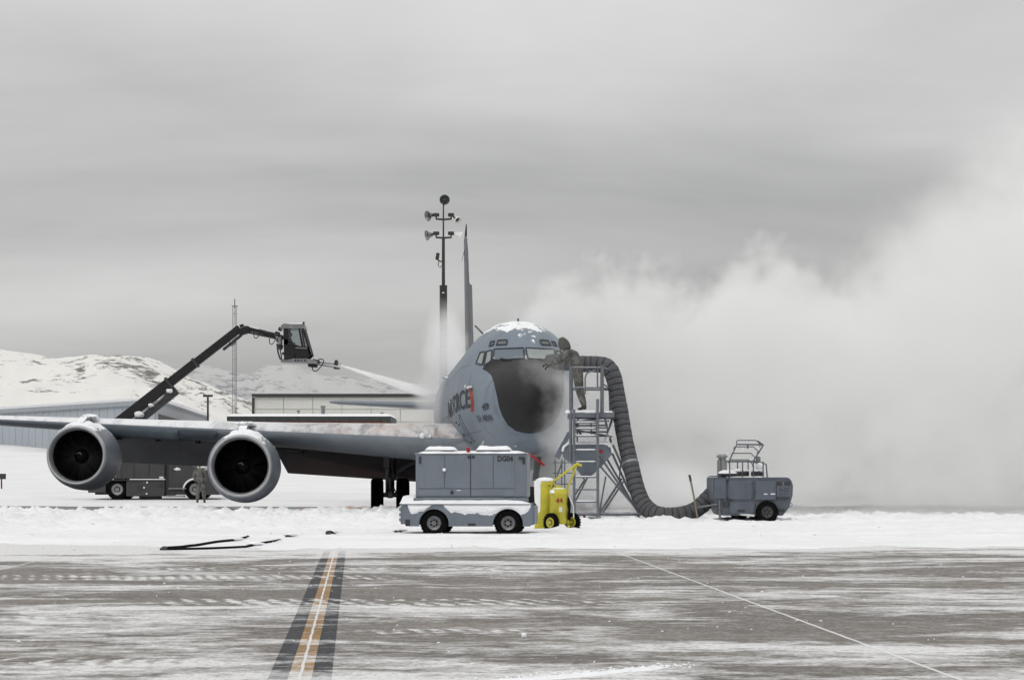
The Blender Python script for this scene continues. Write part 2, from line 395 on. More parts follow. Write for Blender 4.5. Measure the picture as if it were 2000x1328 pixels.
# ------------------------------------------------------------------ setting: ground, apron, snow, hills
def gz(x, y):
    return 4.3 * np.clip((np.asarray(y, float) - 86) / 125, 0, 1.6) ** 1.3
def snow_fac(nt):
    """thin drifted snow and tyre tracks on the apron, in ground coordinates"""
    pos = pos_n(nt, obj=False); s = N(nt, 'ShaderNodeSeparateXYZ'); nt.links.new(pos, s.inputs[0]); x, y = s.outputs[0], s.outputs[1]
    warp = noise_n(nt, scale_n(nt, pos, (.25, .5, 1)), 0.5, 3)
    a = noise_n(nt, scale_n(nt, pos, (0.42, 0.60, 1), (1.7, 4.2, 0)), 0.55, 8, 0.60, 1.0)
    b = noise_n(nt, scale_n(nt, pos, (0.55, 1.0, 1), (8, 1, 0)), 2.1, 7, 0.64, 0.8)
    c = noise_n(nt, scale_n(nt, pos, (0.9, 0.8, 1), (3, 7, 0)), 7.0, 5, 0.66, 0.5)
    d = noise_n(nt, scale_n(nt, pos, (1.0, 0.6, 1), (1, 2, 0)), 34.0, 3, 0.7)
    f = math_n(nt, 'MULTIPLY', a, 1.15)
    for t, k in ((b, 0.66), (c, 0.36), (d, 0.15)): f = math_n(nt, 'MULTIPLY_ADD', t, k, f)
    f = math_n(nt, 'SUBTRACT', f, 1.185)          # about zero mean
    # drift thicker by the snow bank, on the near lower edge and to the right
    f = math_n(nt, 'ADD', f, ramp_n(nt, y, 28.5, 35.0, 0.0, 0.22))
    f = math_n(nt, 'ADD', f, ramp_n(nt, y, 13.2, 11.2, 0.0, 0.17))
    rr = math_n(nt, 'MULTIPLY', ramp_n(nt, x, 0.5, 3.5), ramp_n(nt, y, 21, 15))
    f = math_n(nt, 'MULTIPLY_ADD', rr, 0.15, f)
    lf = math_n(nt, 'MULTIPLY', ramp_n(nt, x, -2.0, -7.0), ramp_n(nt, y, 24, 30)); f = math_n(nt, 'MULTIPLY_ADD', lf, 0.10, f)
    # tyre tracks running across the apron: packed snow with a tread print
    for y0, sl, wd, k, per, sgn, x0, x1 in ((24.2, -0.02, .75, .30, 40, 1, -9, -1.0), (26.6, -0.02, .6, .22, 36, -1, -5.0, 0.5), (19.2, 0.01, .75, .42, 32, 1, -3.6, 1.2),
                                    (15.3, 0.0, .32, .26, 44, 1, -1.4, 0.6), (13.0, 0.05, .30, .24, 44, -1, -5, -1.3), (17.0, 0.02, .28, .2, 40, 1, -5, -2.8), (25.4, 0.03, .6, .18, 40, 1, 1.0, 8)):
        v = math_n(nt, 'SUBTRACT', math_n(nt, 'SUBTRACT', y, math_n(nt, 'MULTIPLY', x, sl)), math_n(nt, 'MULTIPLY_ADD', warp, 0.7, y0 - 0.35))
        av = math_n(nt, 'ABSOLUTE', v); band = ramp_n(nt, av, wd, wd * 0.6)
        band = math_n(nt, 'MULTIPLY', band, math_n(nt, 'MULTIPLY', ramp_n(nt, x, x0, x0 + .9), ramp_n(nt, x, x1, x1 - .9)))
        tread = math_n(nt, 'SINE', math_n(nt, 'ADD', math_n(nt, 'MULTIPLY_ADD', c, 10.0, math_n(nt, 'MULTIPLY', x, per)), math_n(nt, 'MULTIPLY', v if sgn > 0 else av, sgn * 9.0)))
        pr = math_n(nt, 'MULTIPLY', math_n(nt, 'MULTIPLY_ADD', tread, 0.85, 0.25), ramp_n(nt, c, 0.32, 0.62))
        f = math_n(nt, 'MULTIPLY_ADD', math_n(nt, 'MULTIPLY', math_n(nt, 'MULTIPLY', pr, band), ramp_n(nt, b, .36, .60)), k * .8, f)
    return f, pos, a, c, d
def apron_like(name, cols, th=(-0.06, 0.15), hard=0.88, var=0.25, rough=0.75, dusty=0.24):
    m, nt, p = new_mat(name); f, pos, a, c, d = snow_fac(nt)
    cov = math_n(nt, 'MULTIPLY', ramp_n(nt, f, th[0], th[1], smooth=False), hard)
    g = noise_n(nt, scale_n(nt, pos, (0.4, 0.7, 1), (2, 2, 2)), 1.3, 8, 0.75)
    dust = math_n(nt, 'ADD', math_n(nt, 'MULTIPLY', c, .5), math_n(nt, 'MULTIPLY', d, .5))
    cov = math_n(nt, 'MAXIMUM', cov, ramp_n(nt, dust, .42, .68, 0.0, dusty))
    base = mix_n(nt, ramp_n(nt, g, 0.3, 0.7), tuple(v * (1 - var) for v in cols), tuple(v * (1 + var) for v in cols))
    sn = mix_n(nt, ramp_n(nt, d, 0.3, 0.7), (0.62, 0.62, 0.62), (0.84, 0.84, 0.85))
    nt.links.new(mix_n(nt, cov, base, sn), p.inputs['Base Color'])
    p.inputs['Roughness'].default_value = rough; p.inputs['Specular IOR Level'].default_value = 0.3
    bn = N(nt, 'ShaderNodeBump'); bn.inputs['Strength'].default_value = 0.5; bn.inputs['Distance'].default_value = 0.03
    nt.links.new(f, bn.inputs['Height']); nt.links.new(bn.outputs[0], p.inputs['Normal'])
    return m
mt['apron'] = apron_like('concrete_apron_with_blown_snow', (0.142, 0.126, 0.112))
mt['lineblack'] = apron_like('taxi_line_black_border', (0.017, 0.019, 0.024), th=(0.0, 0.19), hard=0.75, dusty=0.07)
mt['lineyellow'] = apron_like('taxi_line_yellow', (0.265, 0.150, 0.048), th=(-0.04, 0.13), hard=0.85, dusty=0.15)
mt['joint'] = apron_like('snow_filled_joint', (0.62, 0.62, 0.62), var=0.1)

def snow_ground_mat(name, col, bscale, bstr, dist):
    m, nt, p = new_mat(name); pos = pos_n(nt, False)
    n = noise_n(nt, scale_n(nt, pos, (0.35, 1, 1)), 0.8, 8, 0.6, 0.3)
    c = mix_n(nt, ramp_n(nt, n, 0.3, 0.72), tuple(v * 0.90 for v in col), col)
    nt.links.new(c, p.inputs['Base Color']); p.inputs['Roughness'].default_value = 0.8; p.inputs['Specular IOR Level'].default_value = 0.2
    bn = N(nt, 'ShaderNodeBump'); bn.inputs['Strength'].default_value = bstr; bn.inputs['Distance'].default_value = dist
    nt.links.new(noise_n(nt, scale_n(nt, pos, (0.6, 1, 1)), bscale, 7, 0.65), bn.inputs['Height']); nt.links.new(bn.outputs[0], p.inputs['Normal'])
    return m
mt['snowbank'] = snow_ground_mat('snow_bank', (0.88, 0.885, 0.90), 3.5, 0.9, 0.08)
mt['snowfield'] = snow_ground_mat('snow_field', (0.80, 0.80, 0.81), 0.8, 0.4, 0.10)
mt['wetstrip'] = M('wet_asphalt', (0.12, 0.125, 0.135), 0.5, var=0.35, scale=1.5, stretch=(0.2, 1, 1))

def sheet(name, xs, ys, zf, mat, smooth=180):
    xs, ys = np.asarray(xs, float), np.asarray(ys, float); X, Y = np.meshgrid(xs, ys); Z = zf(X, Y)
    v = np.stack([X.ravel(), Y.ravel(), np.broadcast_to(Z, X.shape).ravel()], 1); nx, ny = len(xs), len(ys)
    i = np.arange(nx * ny).reshape(ny, nx)
    f = np.stack([i[:-1, :-1].ravel(), i[:-1, 1:].ravel(), i[1:, 1:].ravel(), i[1:, :-1].ravel()], 1)
    me = bpy.data.meshes.new(name); me.from_pydata(v.tolist(), [], f.tolist()); me.update()
    return link(name, me, mat, None, smooth)
gxs = np.concatenate([np.linspace(-9000, -200, 12), np.linspace(-170, 170, 120), np.linspace(200, 9000, 12)])
gys = np.concatenate([np.linspace(-300, 70, 6), np.linspace(80, 330, 110), np.geomspace(350, 9000, 14)])
def ground_z(X, Y):
    base = gz(X, Y) - 0.03
    roll = (fbm(X * 0.05, Y * 0.08, 4) - 0.5) * 0.9 * ss(88, 130, Y) * (1 - ss(280, 400, Y))
    dip = -0.08 * ss(74, 78, Y) * (1 - ss(94, 98, Y))
    return base + roll + dip
struct(sheet('ground', gxs, gys, ground_z, mt['snowfield']))
struct(sheet('apron', [-60, 60], [-30, 60], lambda X, Y: X * 0 - 0.012, mt['apron'], 0))
struct(sheet('wet_pavement', np.linspace(-45, -1.6, 50), np.linspace(66, 100.0, 40), lambda X, Y: gz(X, Y) - 0.018 - 0.14 * ss(92.0, 96, Y + 7 * (fbm(X * .12, Y * 0, 3) - .5)), mt['wetstrip'], 180))

# snow bank between the clear apron and the aircraft
bx = np.linspace(-34, 34, 640); by = np.concatenate([np.linspace(31, 46, 150)[:-1], np.linspace(46, 88, 220)])
def bank_z(X, Y):
    edge = 33.9 + 2.6 * (fbm(X * 0.22, X * 0 + 3.3, 4) - 0.5) * 2 + 3.5 * ss(-4.0, -9.5, X) + 2.4 * (fbm(X * 1.1, Y * 0.6, 4) - 0.5)
    front = ss(0.0, 3.0, Y - edge)
    back = 1 - ss(-1.5, 1.2, Y - (75.0 + 7.0 * (fbm(X * .25, X * 0 + 8, 4) - .5) + 30 * ss(0, 4, X)))
    lum = fbm(X * 0.8, Y * 0.55, 5, 0.55) - 0.5
    lum2 = np.clip(fbm(X * 2.2 + 5, Y * 1.3 + 2, 4, 0.55) - 0.55, 0, 1)
    rough = 0.30 + 0.70 * ss(40, 62, Y) * ss(0.0, -3.0, X) + 0.35 * ss(50, 60, Y) * (1 - ss(0.0, -3.0, X))
    rough = rough * (1 - 0.75 * np.exp(-((X + .8) / 2.2) ** 2 - ((Y - 43) / 3.0) ** 2))
    rough = rough * (1 - 0.95 * np.exp(-((X + 4.9) / 2.2) ** 2 - ((Y - 36.5) / 4.0) ** 2))
    lum3 = np.clip(fbm(X * 4.6 + 9, Y * 2.6, 3, 0.6) - 0.5, 0, 1)
    h = 0.05 + 0.22 * lum * rough + 0.70 * lum2 * rough + 0.28 * lum3 * rough
    ridge = np.exp(-((Y - 72.0 - 2 * (fbm(X * .3, X * 0, 3) - .5)) / 1.7) ** 2) * (0.03 + 0.15 * np.clip(fbm(X * .55 + 2, X * 0 + 1, 4) - 0.32, 0, 1)) * ss(-1, -4, X)
    near = 0.02 * ss(36, 40, Y) + ridge
    return -0.03 + (h + near + 0.02) * front * back
tag(sheet('snow_bank', bx, by, bank_z, mt['snowbank']), 'ploughed white snow bank lying between apron and aircraft', 'snow', kind='stuff')
def bank_h(x, y): return float(bank_z(np.array([[x]]), np.array([[y]]))[0, 0])

# loose lumps of snow on the apron and bank
def lumps(name, spots, label, mat, seed=1):
    rs = np.random.RandomState(seed); bm = bmesh.new(); bmesh.ops.create_icosphere(bm, subdivisions=1, radius=1.0)
    v0 = np.array([v.co[:] for v in bm.verts]); f0 = np.array([[v.index for v in f.verts] for f in bm.faces]); bm.free()
    V, F = [], []
    for i, (x, y, s, z0) in enumerate(spots):
        d = 1 + rs.uniform(-.22, .22, (len(v0), 1)); V.append(v0 * d * np.array([s * rs.uniform(.8, 1.5), s * rs.uniform(.8, 1.2), s * rs.uniform(.6, .9)]) + np.array([x, y, z0 + s * .35])); F.append(f0 + i * len(v0))
    me = bpy.data.meshes.new(name); me.from_pydata(np.concatenate(V).tolist(), [], np.concatenate(F).tolist()); me.update()
    return tag(link(name, me, mat, None, 60), label, 'snow', kind='stuff')
rnd = random.Random(5); sp = []
for k in range(420):
    y = rnd.uniform(47, 77); x = rnd.uniform(-0.26, 0.26) * y
    if x > 0 and rnd.random() < 0.55: continue
    sp.append((x, y, rnd.uniform(0.02, 0.05) * (1.5 if y > 66 else 1), -.015))
for k in range(120):
    y = rnd.uniform(33.5, 47); x = rnd.uniform(-0.26, 0.26) * y
    sp.append((x, y, rnd.uniform(0.012, 0.03), 0))
_h = bank_z(np.array([[q[0] for q in sp]]), np.array([[q[1] for q in sp]]))[0]; sp = [(q[0], q[1], q[2], max(float(h_), -.012) + q[3]) for q, h_ in zip(sp, _h)]
lumps('snow_clods', sp, 'small broken clods of snow scattered over the bank', mt['snow'])
sp = []
for k in range(170):
    u = rnd.random(); x = -.1 + 1.15 * u + rnd.gauss(0, .05); y = 11.6 + 1.0 * u ** 1.2 + rnd.gauss(0, .07)
    sp.append((x, y, rnd.uniform(0.004, 0.012), -0.012))
for k in range(130):
    y = rnd.uniform(12, 31); sp.append((rnd.uniform(-.24, .24) * y, y, rnd.uniform(.004, .012), -0.012))
lumps('snow_crumbs', sp, 'tiny snow crumbs strewn on the bare apron', mt['snow'], 4)
b = B(); b.blob((P(1023, 0, 14.7).x, 14.7, 0.008), (0.02, 0.02, 0.019), 2, 0.15, 2.0, 3)
tag(b.build('snowball', mt['snow'], None, 180), 'single small snowball lying on the apron near the centre', 'snowball')
# low ridge left by a plough blade at the near right
def berm(name, pts, wd, h, label):
    b = B(); n = 90
    def f(i, j):
        t = i / (n - 1); seg = t * (len(pts) - 1); k = min(int(seg), len(pts) - 2); q = Vector(pts[k]).lerp(Vector(pts[k + 1]), seg - k)
        v = (j / 8 - 0.5) * 2; e = math.sin(math.pi * min(1, max(0, t))) ** 0.5
        nz = fbm(np.array([q.x * 5.0]), np.array([v * 1.5 + 3]), 4)[0]
        return (q.x, q.y + v * wd * (0.6 + 0.8 * nz), -0.016 + h * e * max(0, 1 - v * v) * (0.25 + 1.5 * nz))
    b.grid(f, n, 9)
    return tag(b.build(name, mt['snow'], None, 180), label, 'snow', kind='stuff')
berm('snow_ridge', [(-.35, 11.35), (.15, 11.65), (.5, 12.0), (.92, 12.5)], 0.14, 0.014, 'low curved ridge of scraped snow at the lower edge of the apron')

def strip(name, a, c, w0, mat, zz, label=None, off=0.0):
    a, c = Vector((*a, 0)), Vector((*c, 0)); d = (c - a).normalized(); n = Vector((-d.y, d.x, 0)); bb = B(); m = 120
    def f(i, j):
        t = i / (m - 1); q = a.lerp(c, t); jit = 0.0025 * math.sin(i * 1.7 + j) 
        return q + n * ((j - 0.5) * w0 + off + jit * (w0 < 0.1)) + Vector((0, 0, zz))
    bb.grid(f, m, 2)
    o = struct(bb.build(name, mat, None, 0)); o['label'] = label or name; return o
LA, LB = (-0.993, 9.5), (-2.769, 33.6)
strip('taxiway_line_border', LA, LB, 0.345, mt['lineblack'], -0.0105, 'black border painted along the yellow taxiway line')
strip('taxiway_line', LA, LB, 0.128, mt['lineyellow'], -0.009, 'yellow painted taxiway centre line')
strip('taxiway_line_crack', LA, LB, 0.018, mt['joint'], -0.0075, 'snow-filled joint running along the yellow line')
strip('pavement_joint', (2.50, 9.6), (1.60, 33.0), 0.03, mt['joint'], -0.0105, 'snow-filled joint line running across the bare apron')
strip('pavement_joint', (-6.2, 25.2), (-6.75, 33.5), 0.03, mt['joint'], -0.0105, 'short snow-filled joint line at the far left of the apron')

# pink de-icing slush behind the main gear
b = B()
def slf(i, j):
    x = -9.3 + 6.2 * i / 80; y = 81.0 + 5.0 * j / 20; e = math.sin(math.pi * i / 80) ** .6 * math.sin(math.pi * j / 20)
    n = fbm(np.array([x * 0.9]), np.array([y * 0.7]), 4)[0]
    return (x, y, -0.05 + e * (0.10 + 0.55 * max(0, n - 0.35)) * (0.5 + 0.5 * i / 80))
b.grid(slf, 81, 21)
tag(b.build('deicing_slush', mt['slush'], None, 180), 'pink stained heap of slush beside the main landing gear', 'slush', kind='stuff')

# snow covered hills
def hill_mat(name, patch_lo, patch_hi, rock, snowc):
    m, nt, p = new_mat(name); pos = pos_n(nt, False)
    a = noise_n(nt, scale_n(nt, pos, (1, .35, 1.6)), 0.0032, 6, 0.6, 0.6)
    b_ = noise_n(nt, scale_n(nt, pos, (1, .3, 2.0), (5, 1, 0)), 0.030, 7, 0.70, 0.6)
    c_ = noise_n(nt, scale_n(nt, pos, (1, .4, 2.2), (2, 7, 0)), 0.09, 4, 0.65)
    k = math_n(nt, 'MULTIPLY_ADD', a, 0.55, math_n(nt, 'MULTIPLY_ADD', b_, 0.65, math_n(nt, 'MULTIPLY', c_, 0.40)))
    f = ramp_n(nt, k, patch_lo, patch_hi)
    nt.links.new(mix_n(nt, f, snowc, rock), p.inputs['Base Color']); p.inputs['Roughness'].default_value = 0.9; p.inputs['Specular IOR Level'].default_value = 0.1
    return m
mt['hill'] = hill_mat('snowy_hill_with_hazed_brush', 0.83, 0.92, (0.18, 0.175, 0.165), (0.75, 0.74, 0.715))  # brush kept mid-grey: distance haze is put into its colour
mt['hillfar'] = hill_mat('far_snowy_hill', 0.79, 0.94, (0.26, 0.27, 0.29), (0.50, 0.50, 0.495))  # haze put into the rock colour, as no haze volume is built
def hill(name, label, prof, y0, y1, y2, px0, px1, mat, amp, seed, z0=6.0, nx=300, ny=60):
    pf = pchip(prof); us = np.linspace(px0, px1, nx); vs_ = np.linspace(0, 1, ny); v = []
    H = np.array([(HORIZ - pf(u)) / FPX * y1 + CAMZ for u in us])
    for j, t in enumerate(vs_):
        Y = y0 + (y1 - y0) * t / 0.75 if t < 0.75 else y1 + (y2 - y1) * (t - 0.75) / 0.25
        X = (us - 1000) / FPX * Y
        e = ss(-0.15, 1.0, t / 0.75) * (0.55 + 0.45 * (t / 0.75)) if t < 0.75 else 1 - 0.5 * ((t - 0.75) / 0.25)
        rid = 1 - np.abs(fbm(X * 0.0045 + seed, Y * 0.0016 + seed, 5, 0.55) * 2 - 1)
        fade = 4 * min(t / 0.75, 1) * (1 - 0.93 * min(t / 0.75, 1)) if t < 0.75 else 0.28
        Z = z0 + (H - z0) * e + amp * (rid - 0.8) * fade
        Z += (fbm(X * 0.02, Y * 0.02 + seed, 3) - .5) * amp * 0.10
        v.append(np.stack([X, np.full(nx, Y), Z], 1))
    v = np.concatenate(v); i = np.arange(nx * ny).reshape(ny, nx)
    f = np.stack([i[:-1, :-1].ravel(), i[:-1, 1:].ravel(), i[1:, 1:].ravel(), i[1:, :-1].ravel()], 1)
    me = bpy.data.meshes.new(name); me.from_pydata(v.tolist(), [], f.tolist()); me.update()
    o = struct(link(name, me, mat, None, 180)); o['label'] = label; return o
hill('hills', 'snow-covered hill with dark brush patches behind the hangar',
     [(-900, 720), (-400, 700), (-120, 676), (0, 686), (50, 690), (110, 695), (180, 692), (230, 695), (290, 708), (340, 728), (420, 764), (520, 800), (700, 842), (900, 870)],
     900, 2800, 3600, -900, 900, mt['hill'], 46, 2.3, z0=10)
hill('hills', 'far snow-covered ridge with rock streaks greyed by painted haze behind the white hangar',
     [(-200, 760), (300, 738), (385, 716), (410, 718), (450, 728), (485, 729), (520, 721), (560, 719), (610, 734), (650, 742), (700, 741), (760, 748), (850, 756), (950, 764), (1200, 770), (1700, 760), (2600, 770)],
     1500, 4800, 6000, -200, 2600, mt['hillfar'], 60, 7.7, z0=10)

# ------------------------------------------------------------------ buildings
def metal_hangar():
    c0 = Vector((-33.2, 200)); c1 = Vector((-35.6, 251)); c2 = Vector((-66.0, 242)); zb = 3.4; ze = 8.35
    t = thing('metal_hangar', 'blue-grey ribbed metal hangar with snowy roof behind the near wing', 'hangar', (c0.x, c0.y, zb))
    def face(a, c, n, skip=lambda u: False):
        d = (c - a); L = d.length; d.normalize(); nr = Vector((d.y, -d.x))
        if nr.y > 0 and a is c0 and c is c2: nr = -nr
        for k in range(n):
            p = a + d * (L * k / n); q = a + d * (L * (k + 1) / n - 0.07)
            if skip((k + .5) / n): top = ze - 3.0; continue
            b = B(); b.prism([(p.x, p.y, zb), (q.x, q.y, zb), (q.x, q.y, ze), (p.x, p.y, ze)], (nr.x * 0.08, nr.y * 0.08, 0)); b.build('wall_panel', mt['hangar'], t, 0, world=True)
        b = B(); a2, c2_ = a - nr * 0.05, c - nr * 0.05
        b.prism([(a2.x, a2.y, zb), (c2_.x, c2_.y, zb), (c2_.x, c2_.y, ze), (a2.x, a2.y, ze)], (-nr.x * .1, -nr.y * .1, 0)); b.build('wall', mt['hangartrim'], t, 0, world=True)
        b = B(); a3, c3 = a - d * 0.3 + nr * 0.05, c + d * 0.6 + nr * 0.05
        b.prism([(a3.x, a3.y, ze - .02), (c3.x, c3.y, ze - .02), (c3.x, c3.y, ze + .42), (a3.x, a3.y, ze + .42)], (nr.x * 0.35, nr.y * 0.35, 0)); b.build('eave_trim', mt['hangartrim'], t, 0, world=True)
    face(c0, c2, 34); face(c1, c0, 30, lambda u: 0.35 < u < 0.97 and False)
    # big door opening in the receding side
    d = (c1 - c0).normalized(); p, q = c0 + d * 1.5, c0 + d * 24.0; nr = Vector((-d.y, d.x)); nr = nr if nr.x > 0 else -nr
    b = B(); b.prism([(p.x + nr.x * .16, p.y, zb), (q.x + nr.x * .16, q.y, zb), (q.x + nr.x * .16, q.y, ze - .85), (p.x + nr.x * .16, p.y, ze - .85)], (nr.x * .05, nr.y * .05, 0)); b.build('door', mt['dark'], t, 0, world=True)
    b = B(); cen = (c1 + c2) / 2; 
    poly = [(c0.x + .3, c0.y - .3, ze + .42), (c1.x + .3, c1.y + .5, ze + .42), (c2.x + (c1 - c0).x, c2.y + (c1 - c0).y, ze + .42), (c2.x, c2.y, ze + .42)]
    b.prism(poly, (0, 0, 0.30)); b.build('roof_snow', mt['snow'], t, 0, world=True)
    b = B(); lo, hi = -66, -33
    for k in range(1): b.box((-50, 199.0 + 19, zb - .3), (40, .5, 1.2), Rz(-0.0))
    b.bm.free()
metal_hangar()
def white_hangar():
    Y = 250.0; x0, x1 = P(497, 0, Y).x, P(1010, 0, Y).x; zt = P(0, 770, Y).z; zb = 3.8
    t = thing('white_hangar', 'long white panelled hangar with dark roof trim behind the tailplane', 'hangar', (x0, Y, zb))
    n = 9; rows = 5; wd = (x1 - x0) / n; hh = (zt - 0.3 - zb) / rows
    b = B(); b.box(((x0 + x1) / 2, Y + 9, (zb + zt) / 2 - .05), (x1 - x0 - .1, 17.9, zt - zb - .1)); b.build('wall', mt['whitewall'], t, 0, world=True)
    proto = B().box((0, 0, 0), (wd - 0.06, 0.12, hh - 0.06), None, 0.015, 1).build('wall_panel', mt['whitewall'], t, 0)
    k = 0
    for i in range(n):
        for j in range(rows):
            loc = (wd * (i + .5), -0.02, hh * (j + .5))
            if k == 0: proto.location = loc
            else: dup(proto, t, loc)
            k += 1
    b = B(); b.box(((x0 + x1) / 2, Y - .25, zt - .13), (x1 - x0 + .5, .5, .36)); b.build('roof_trim', mt['trimdark'], t, 0, world=True)
    b = B(); b.box((x0 - .13, Y - .1, (zb + zt) / 2 - .2), (.26, .36, zt - zb - .3)); b.build('corner_trim', mt['trimdark'], t, 0, world=True)
    b = B(); b.box(((x0 + x1) / 2, Y + 9, zt + .12), (x1 - x0, 17.5, .12)); b.build('roof_snow', mt['snow'], t, 0, world=True)
white_hangar()
def brick_building():
    Y = 215.0; x0, x1 = P(443, 0, Y).x, P(763, 0, Y).x; zt = P(0, 813, Y).z; zb = 3.9
    t = thing('brick_building', 'low red-brick building with dark fascia and thick snow on its flat roof', 'building', (x0, Y, zb))
    b = B(); b.box(((x0 + x1) / 2, Y + 6, (zb + zt) / 2 - .15), (x1 - x0 - 1.2, 11, zt - zb - .3)); b.build('wall', mt['brick'], t, 0, world=True)
    n = 16; wd = (x1 - x0) / n
    for i in range(n):
        b = B(); b.box((x0 + wd * (i + .5), Y - .05, zt - .25), (wd - .03, .12, .46)); b.build('fascia_panel', mt['trimdark'], t, 0, world=True)
    b = B(); b.box(((x0 + x1) / 2, Y + 5.6, zt - .25), (x1 - x0, 11.1, .42)); b.build('roof', mt['trimdark'], t, 0, world=True)
    b = B()
    g = b.grid(lambda i, j: (x0 - .05 + (x1 - x0 + .1) * i / 60, Y - .15 + 11.2 * j / 6, zt + (0.0 if j in (0, 6) or i in (0, 60) else .27 + .06 * fbm(np.array([i * .2]), np.array([j * .5]), 3)[0])), 61, 7)
    b.build('roof_snow', mt['snow'], t, 40, world=True)
    for px, h in ((583, 9), (631, 18), (746, 5)):
        q = P(px, 0, Y + 3); b = B(); hh = h / FPX * Y; b.lathe([(.10 if h < 15 else .2, 0), (.10 if h < 15 else .2, hh), (.17 if h < 15 else .26, hh), (.17 if h < 15 else .26, hh + .14), (0, hh + .16)], (q.x, q.y, zt + .1), n=10)
        b.build('vent_pipe', mt['lampgrey'], t, 40, world=True)
brick_building()

# small light standard, radio mast
def small_lamp():
    p = P(406, 0, 205); zb = float(gz(0, 205)) - .1; zt = P(0, 773, 205).z
    t = thing('street_lamp', 'short dark lamp post with flat head between the two hangars', 'lamp post', (p.x, p.y, zb))
    B().lathe([(.16, 0), (.16, .3), (.11, .35), (.09, zt - zb)], n=10).build('pole', mt['poledark'], t, 40)
    B().box((0, 0, zt - zb), (.9, .5, .2), None, .05).build('lamp_head', mt['poledark'], t, 0)
small_lamp()
def radio_mast():
    Y = 300.0; p = P(458.5, 0, Y); zb = float(gz(0, Y)) - .3; zt = P(0, 598, Y).z; H = zt - zb
    t = thing('radio_mast', 'thin lattice radio mast rising behind the boom', 'mast', (p.x, p.y, zb))
    w0 = 0.30; leg = B(); br = B(); 
    for a in range(3):
        an = R(90 + 120 * a); L = B(); L.tube([(w0 * 1.15 * math.cos(an), w0 * 1.15 * math.sin(an), 0), (w0 * math.cos(an), w0 * math.sin(an), H)], .035, 5); L.build('leg', mt['steel'], t, 60)
    leg.bm.free(); n = 34
    for k in range(n):
        for a in range(3):
            a0, a1 = R(90 + 120 * a), R(210 + 120 * a); q0 = Vector((w0 * math.cos(a0), w0 * math.sin(a0), H * k / n)); q1 = Vector((w0 * math.cos(a1), w0 * math.sin(a1), H * (k + 1) / n))
            br.tube([q0, q1], .016, 4)
            if k % 4 == 0: q2 = Vector((w0 * math.cos(a1), w0 * math.sin(a1), H * k / n)); br.tube([q0, q2], .02, 4)
    br.build('lattice', mt['steel'], t, 0)
    B().tube([(0, 0, H - .2), (0, 0, H + 1.0)], .06, 6).build('aerial', mt['poledark'], t, 60)
    B().box((0, 0, H), (.8, .8, .08)).build('top_plate', mt['steel'], t, 0)
    for py in (743,):
        zz = P(0, py, Y).z - zb; B().tube([(-1.05, 0, zz + .2), (-1.0, 0, zz), (.6, 0, zz), (1.3, 0, zz)], .04, 5).build('side_arm', mt['steel'], t, 60)
radio_mast()
# ploughed bank in front of the low building
b = B()
def pbf(i, j):
    x = -32.0 + 34 * i / 90; v = j / 10; nn = fbm(np.array([x * .35]), np.array([v * 2.0]), 4)[0]; e = min(1, 6 * min(i / 90, 1 - i / 90))
    return (x, 185 + 8 * v, float(gz(0, 185 + 8 * v)) - .3 + e * math.sin(math.pi * v) * (1.3 + 1.3 * nn))
b.grid(pbf, 91, 11)
tag(b.build('snow_berm', mt['snowfield'], None, 180), 'long ploughed snow bank in front of the low brick building', 'snow', kind='stuff')

# ------------------------------------------------------------------ the tanker aircraft (local: +y aft, +x towards its port side, z up)
AC_YAW = math.asin(0.069)
AC = thing('tanker_aircraft', 'grey four-engined military tanker jet with black radome facing the camera', 'aircraft', (0.57, 60.0, 0), AC_YAW)
ACI = mw(AC).inverted(); ACM = mw(AC)
fw = pchip([(0, 0), (.04, .20), (.12, .36), (.25, .53), (.5, .76), (1.0, 1.06), (1.6, 1.30), (2.3, 1.49), (3, 1.61), (4, 1.72), (5, 1.785), (6.5, 1.83), (28, 1.83), (31, 1.72), (34, 1.4), (37, .98), (39.5, .55), (41, .2)])
fzt = pchip([(0, 3.40), (.04, 3.58), (.12, 3.73), (.25, 3.89), (.5, 4.09), (1, 4.33), (1.6, 4.50), (2.15, 4.61), (2.55, 4.76), (3.0, 5.08), (3.5, 5.42), (4.1, 5.70), (5, 5.90), (6.2, 5.98), (28, 5.98), (34, 5.9), (38, 5.75), (41, 5.4)])
fzb = pchip([(0, 3.40), (.04, 3.22), (.12, 3.08), (.25, 2.93), (.5, 2.74), (1, 2.47), (1.6, 2.25), (2.3, 2.09), (3, 1.99), (4, 1.91), (5.5, 1.86), (26, 1.86), (30, 2.2), (35, 3.2), (41, 4.9)])
NE = 2.12
def fzm(s): return fzb(s) + 0.46 * (fzt(s) - fzb(s))
def hw(s, zz):
    zm = fzm(s); q = (zz - zm) / ((fzt(s) - zm) if zz > zm else (fzb(s) - zm)) if s > 1e-4 else 2
    return fw(s) * (1 - q ** NE) ** (1 / NE) if q < 1 else -1.0
def surf_front(x, zz):
    lo, hi = 0.0, 8.0
    for _ in range(20):
        m = (lo + hi) / 2
        if hw(m, zz) >= abs(x) : hi = m
        else: lo = m
    return hi
def ring(s, n=64):
    w_, t, bb, zm = fw(s), fzt(s), fzb(s), fzm(s); o = []
    for k in range(n):
        a = 2 * math.pi * k / n; sx, cz = math.sin(a), math.cos(a)
        x = w_ * math.copysign(abs(sx) ** (2 / NE), sx); h = abs(cz) ** (2 / NE)
        o.append((x, s, zm + (t - zm) * h if cz >= 0 else zm - (zm - bb) * h))
    return o
sts = list(np.geomspace(0.012, 1.0, 16)) + list(np.arange(1.12, 6.6, 0.12)) + list(np.arange(7, 28, 0.7)) + list(np.arange(28, 41.01, 0.4))
b = B(); rg = [ring(s) for s in sts]; n = 64
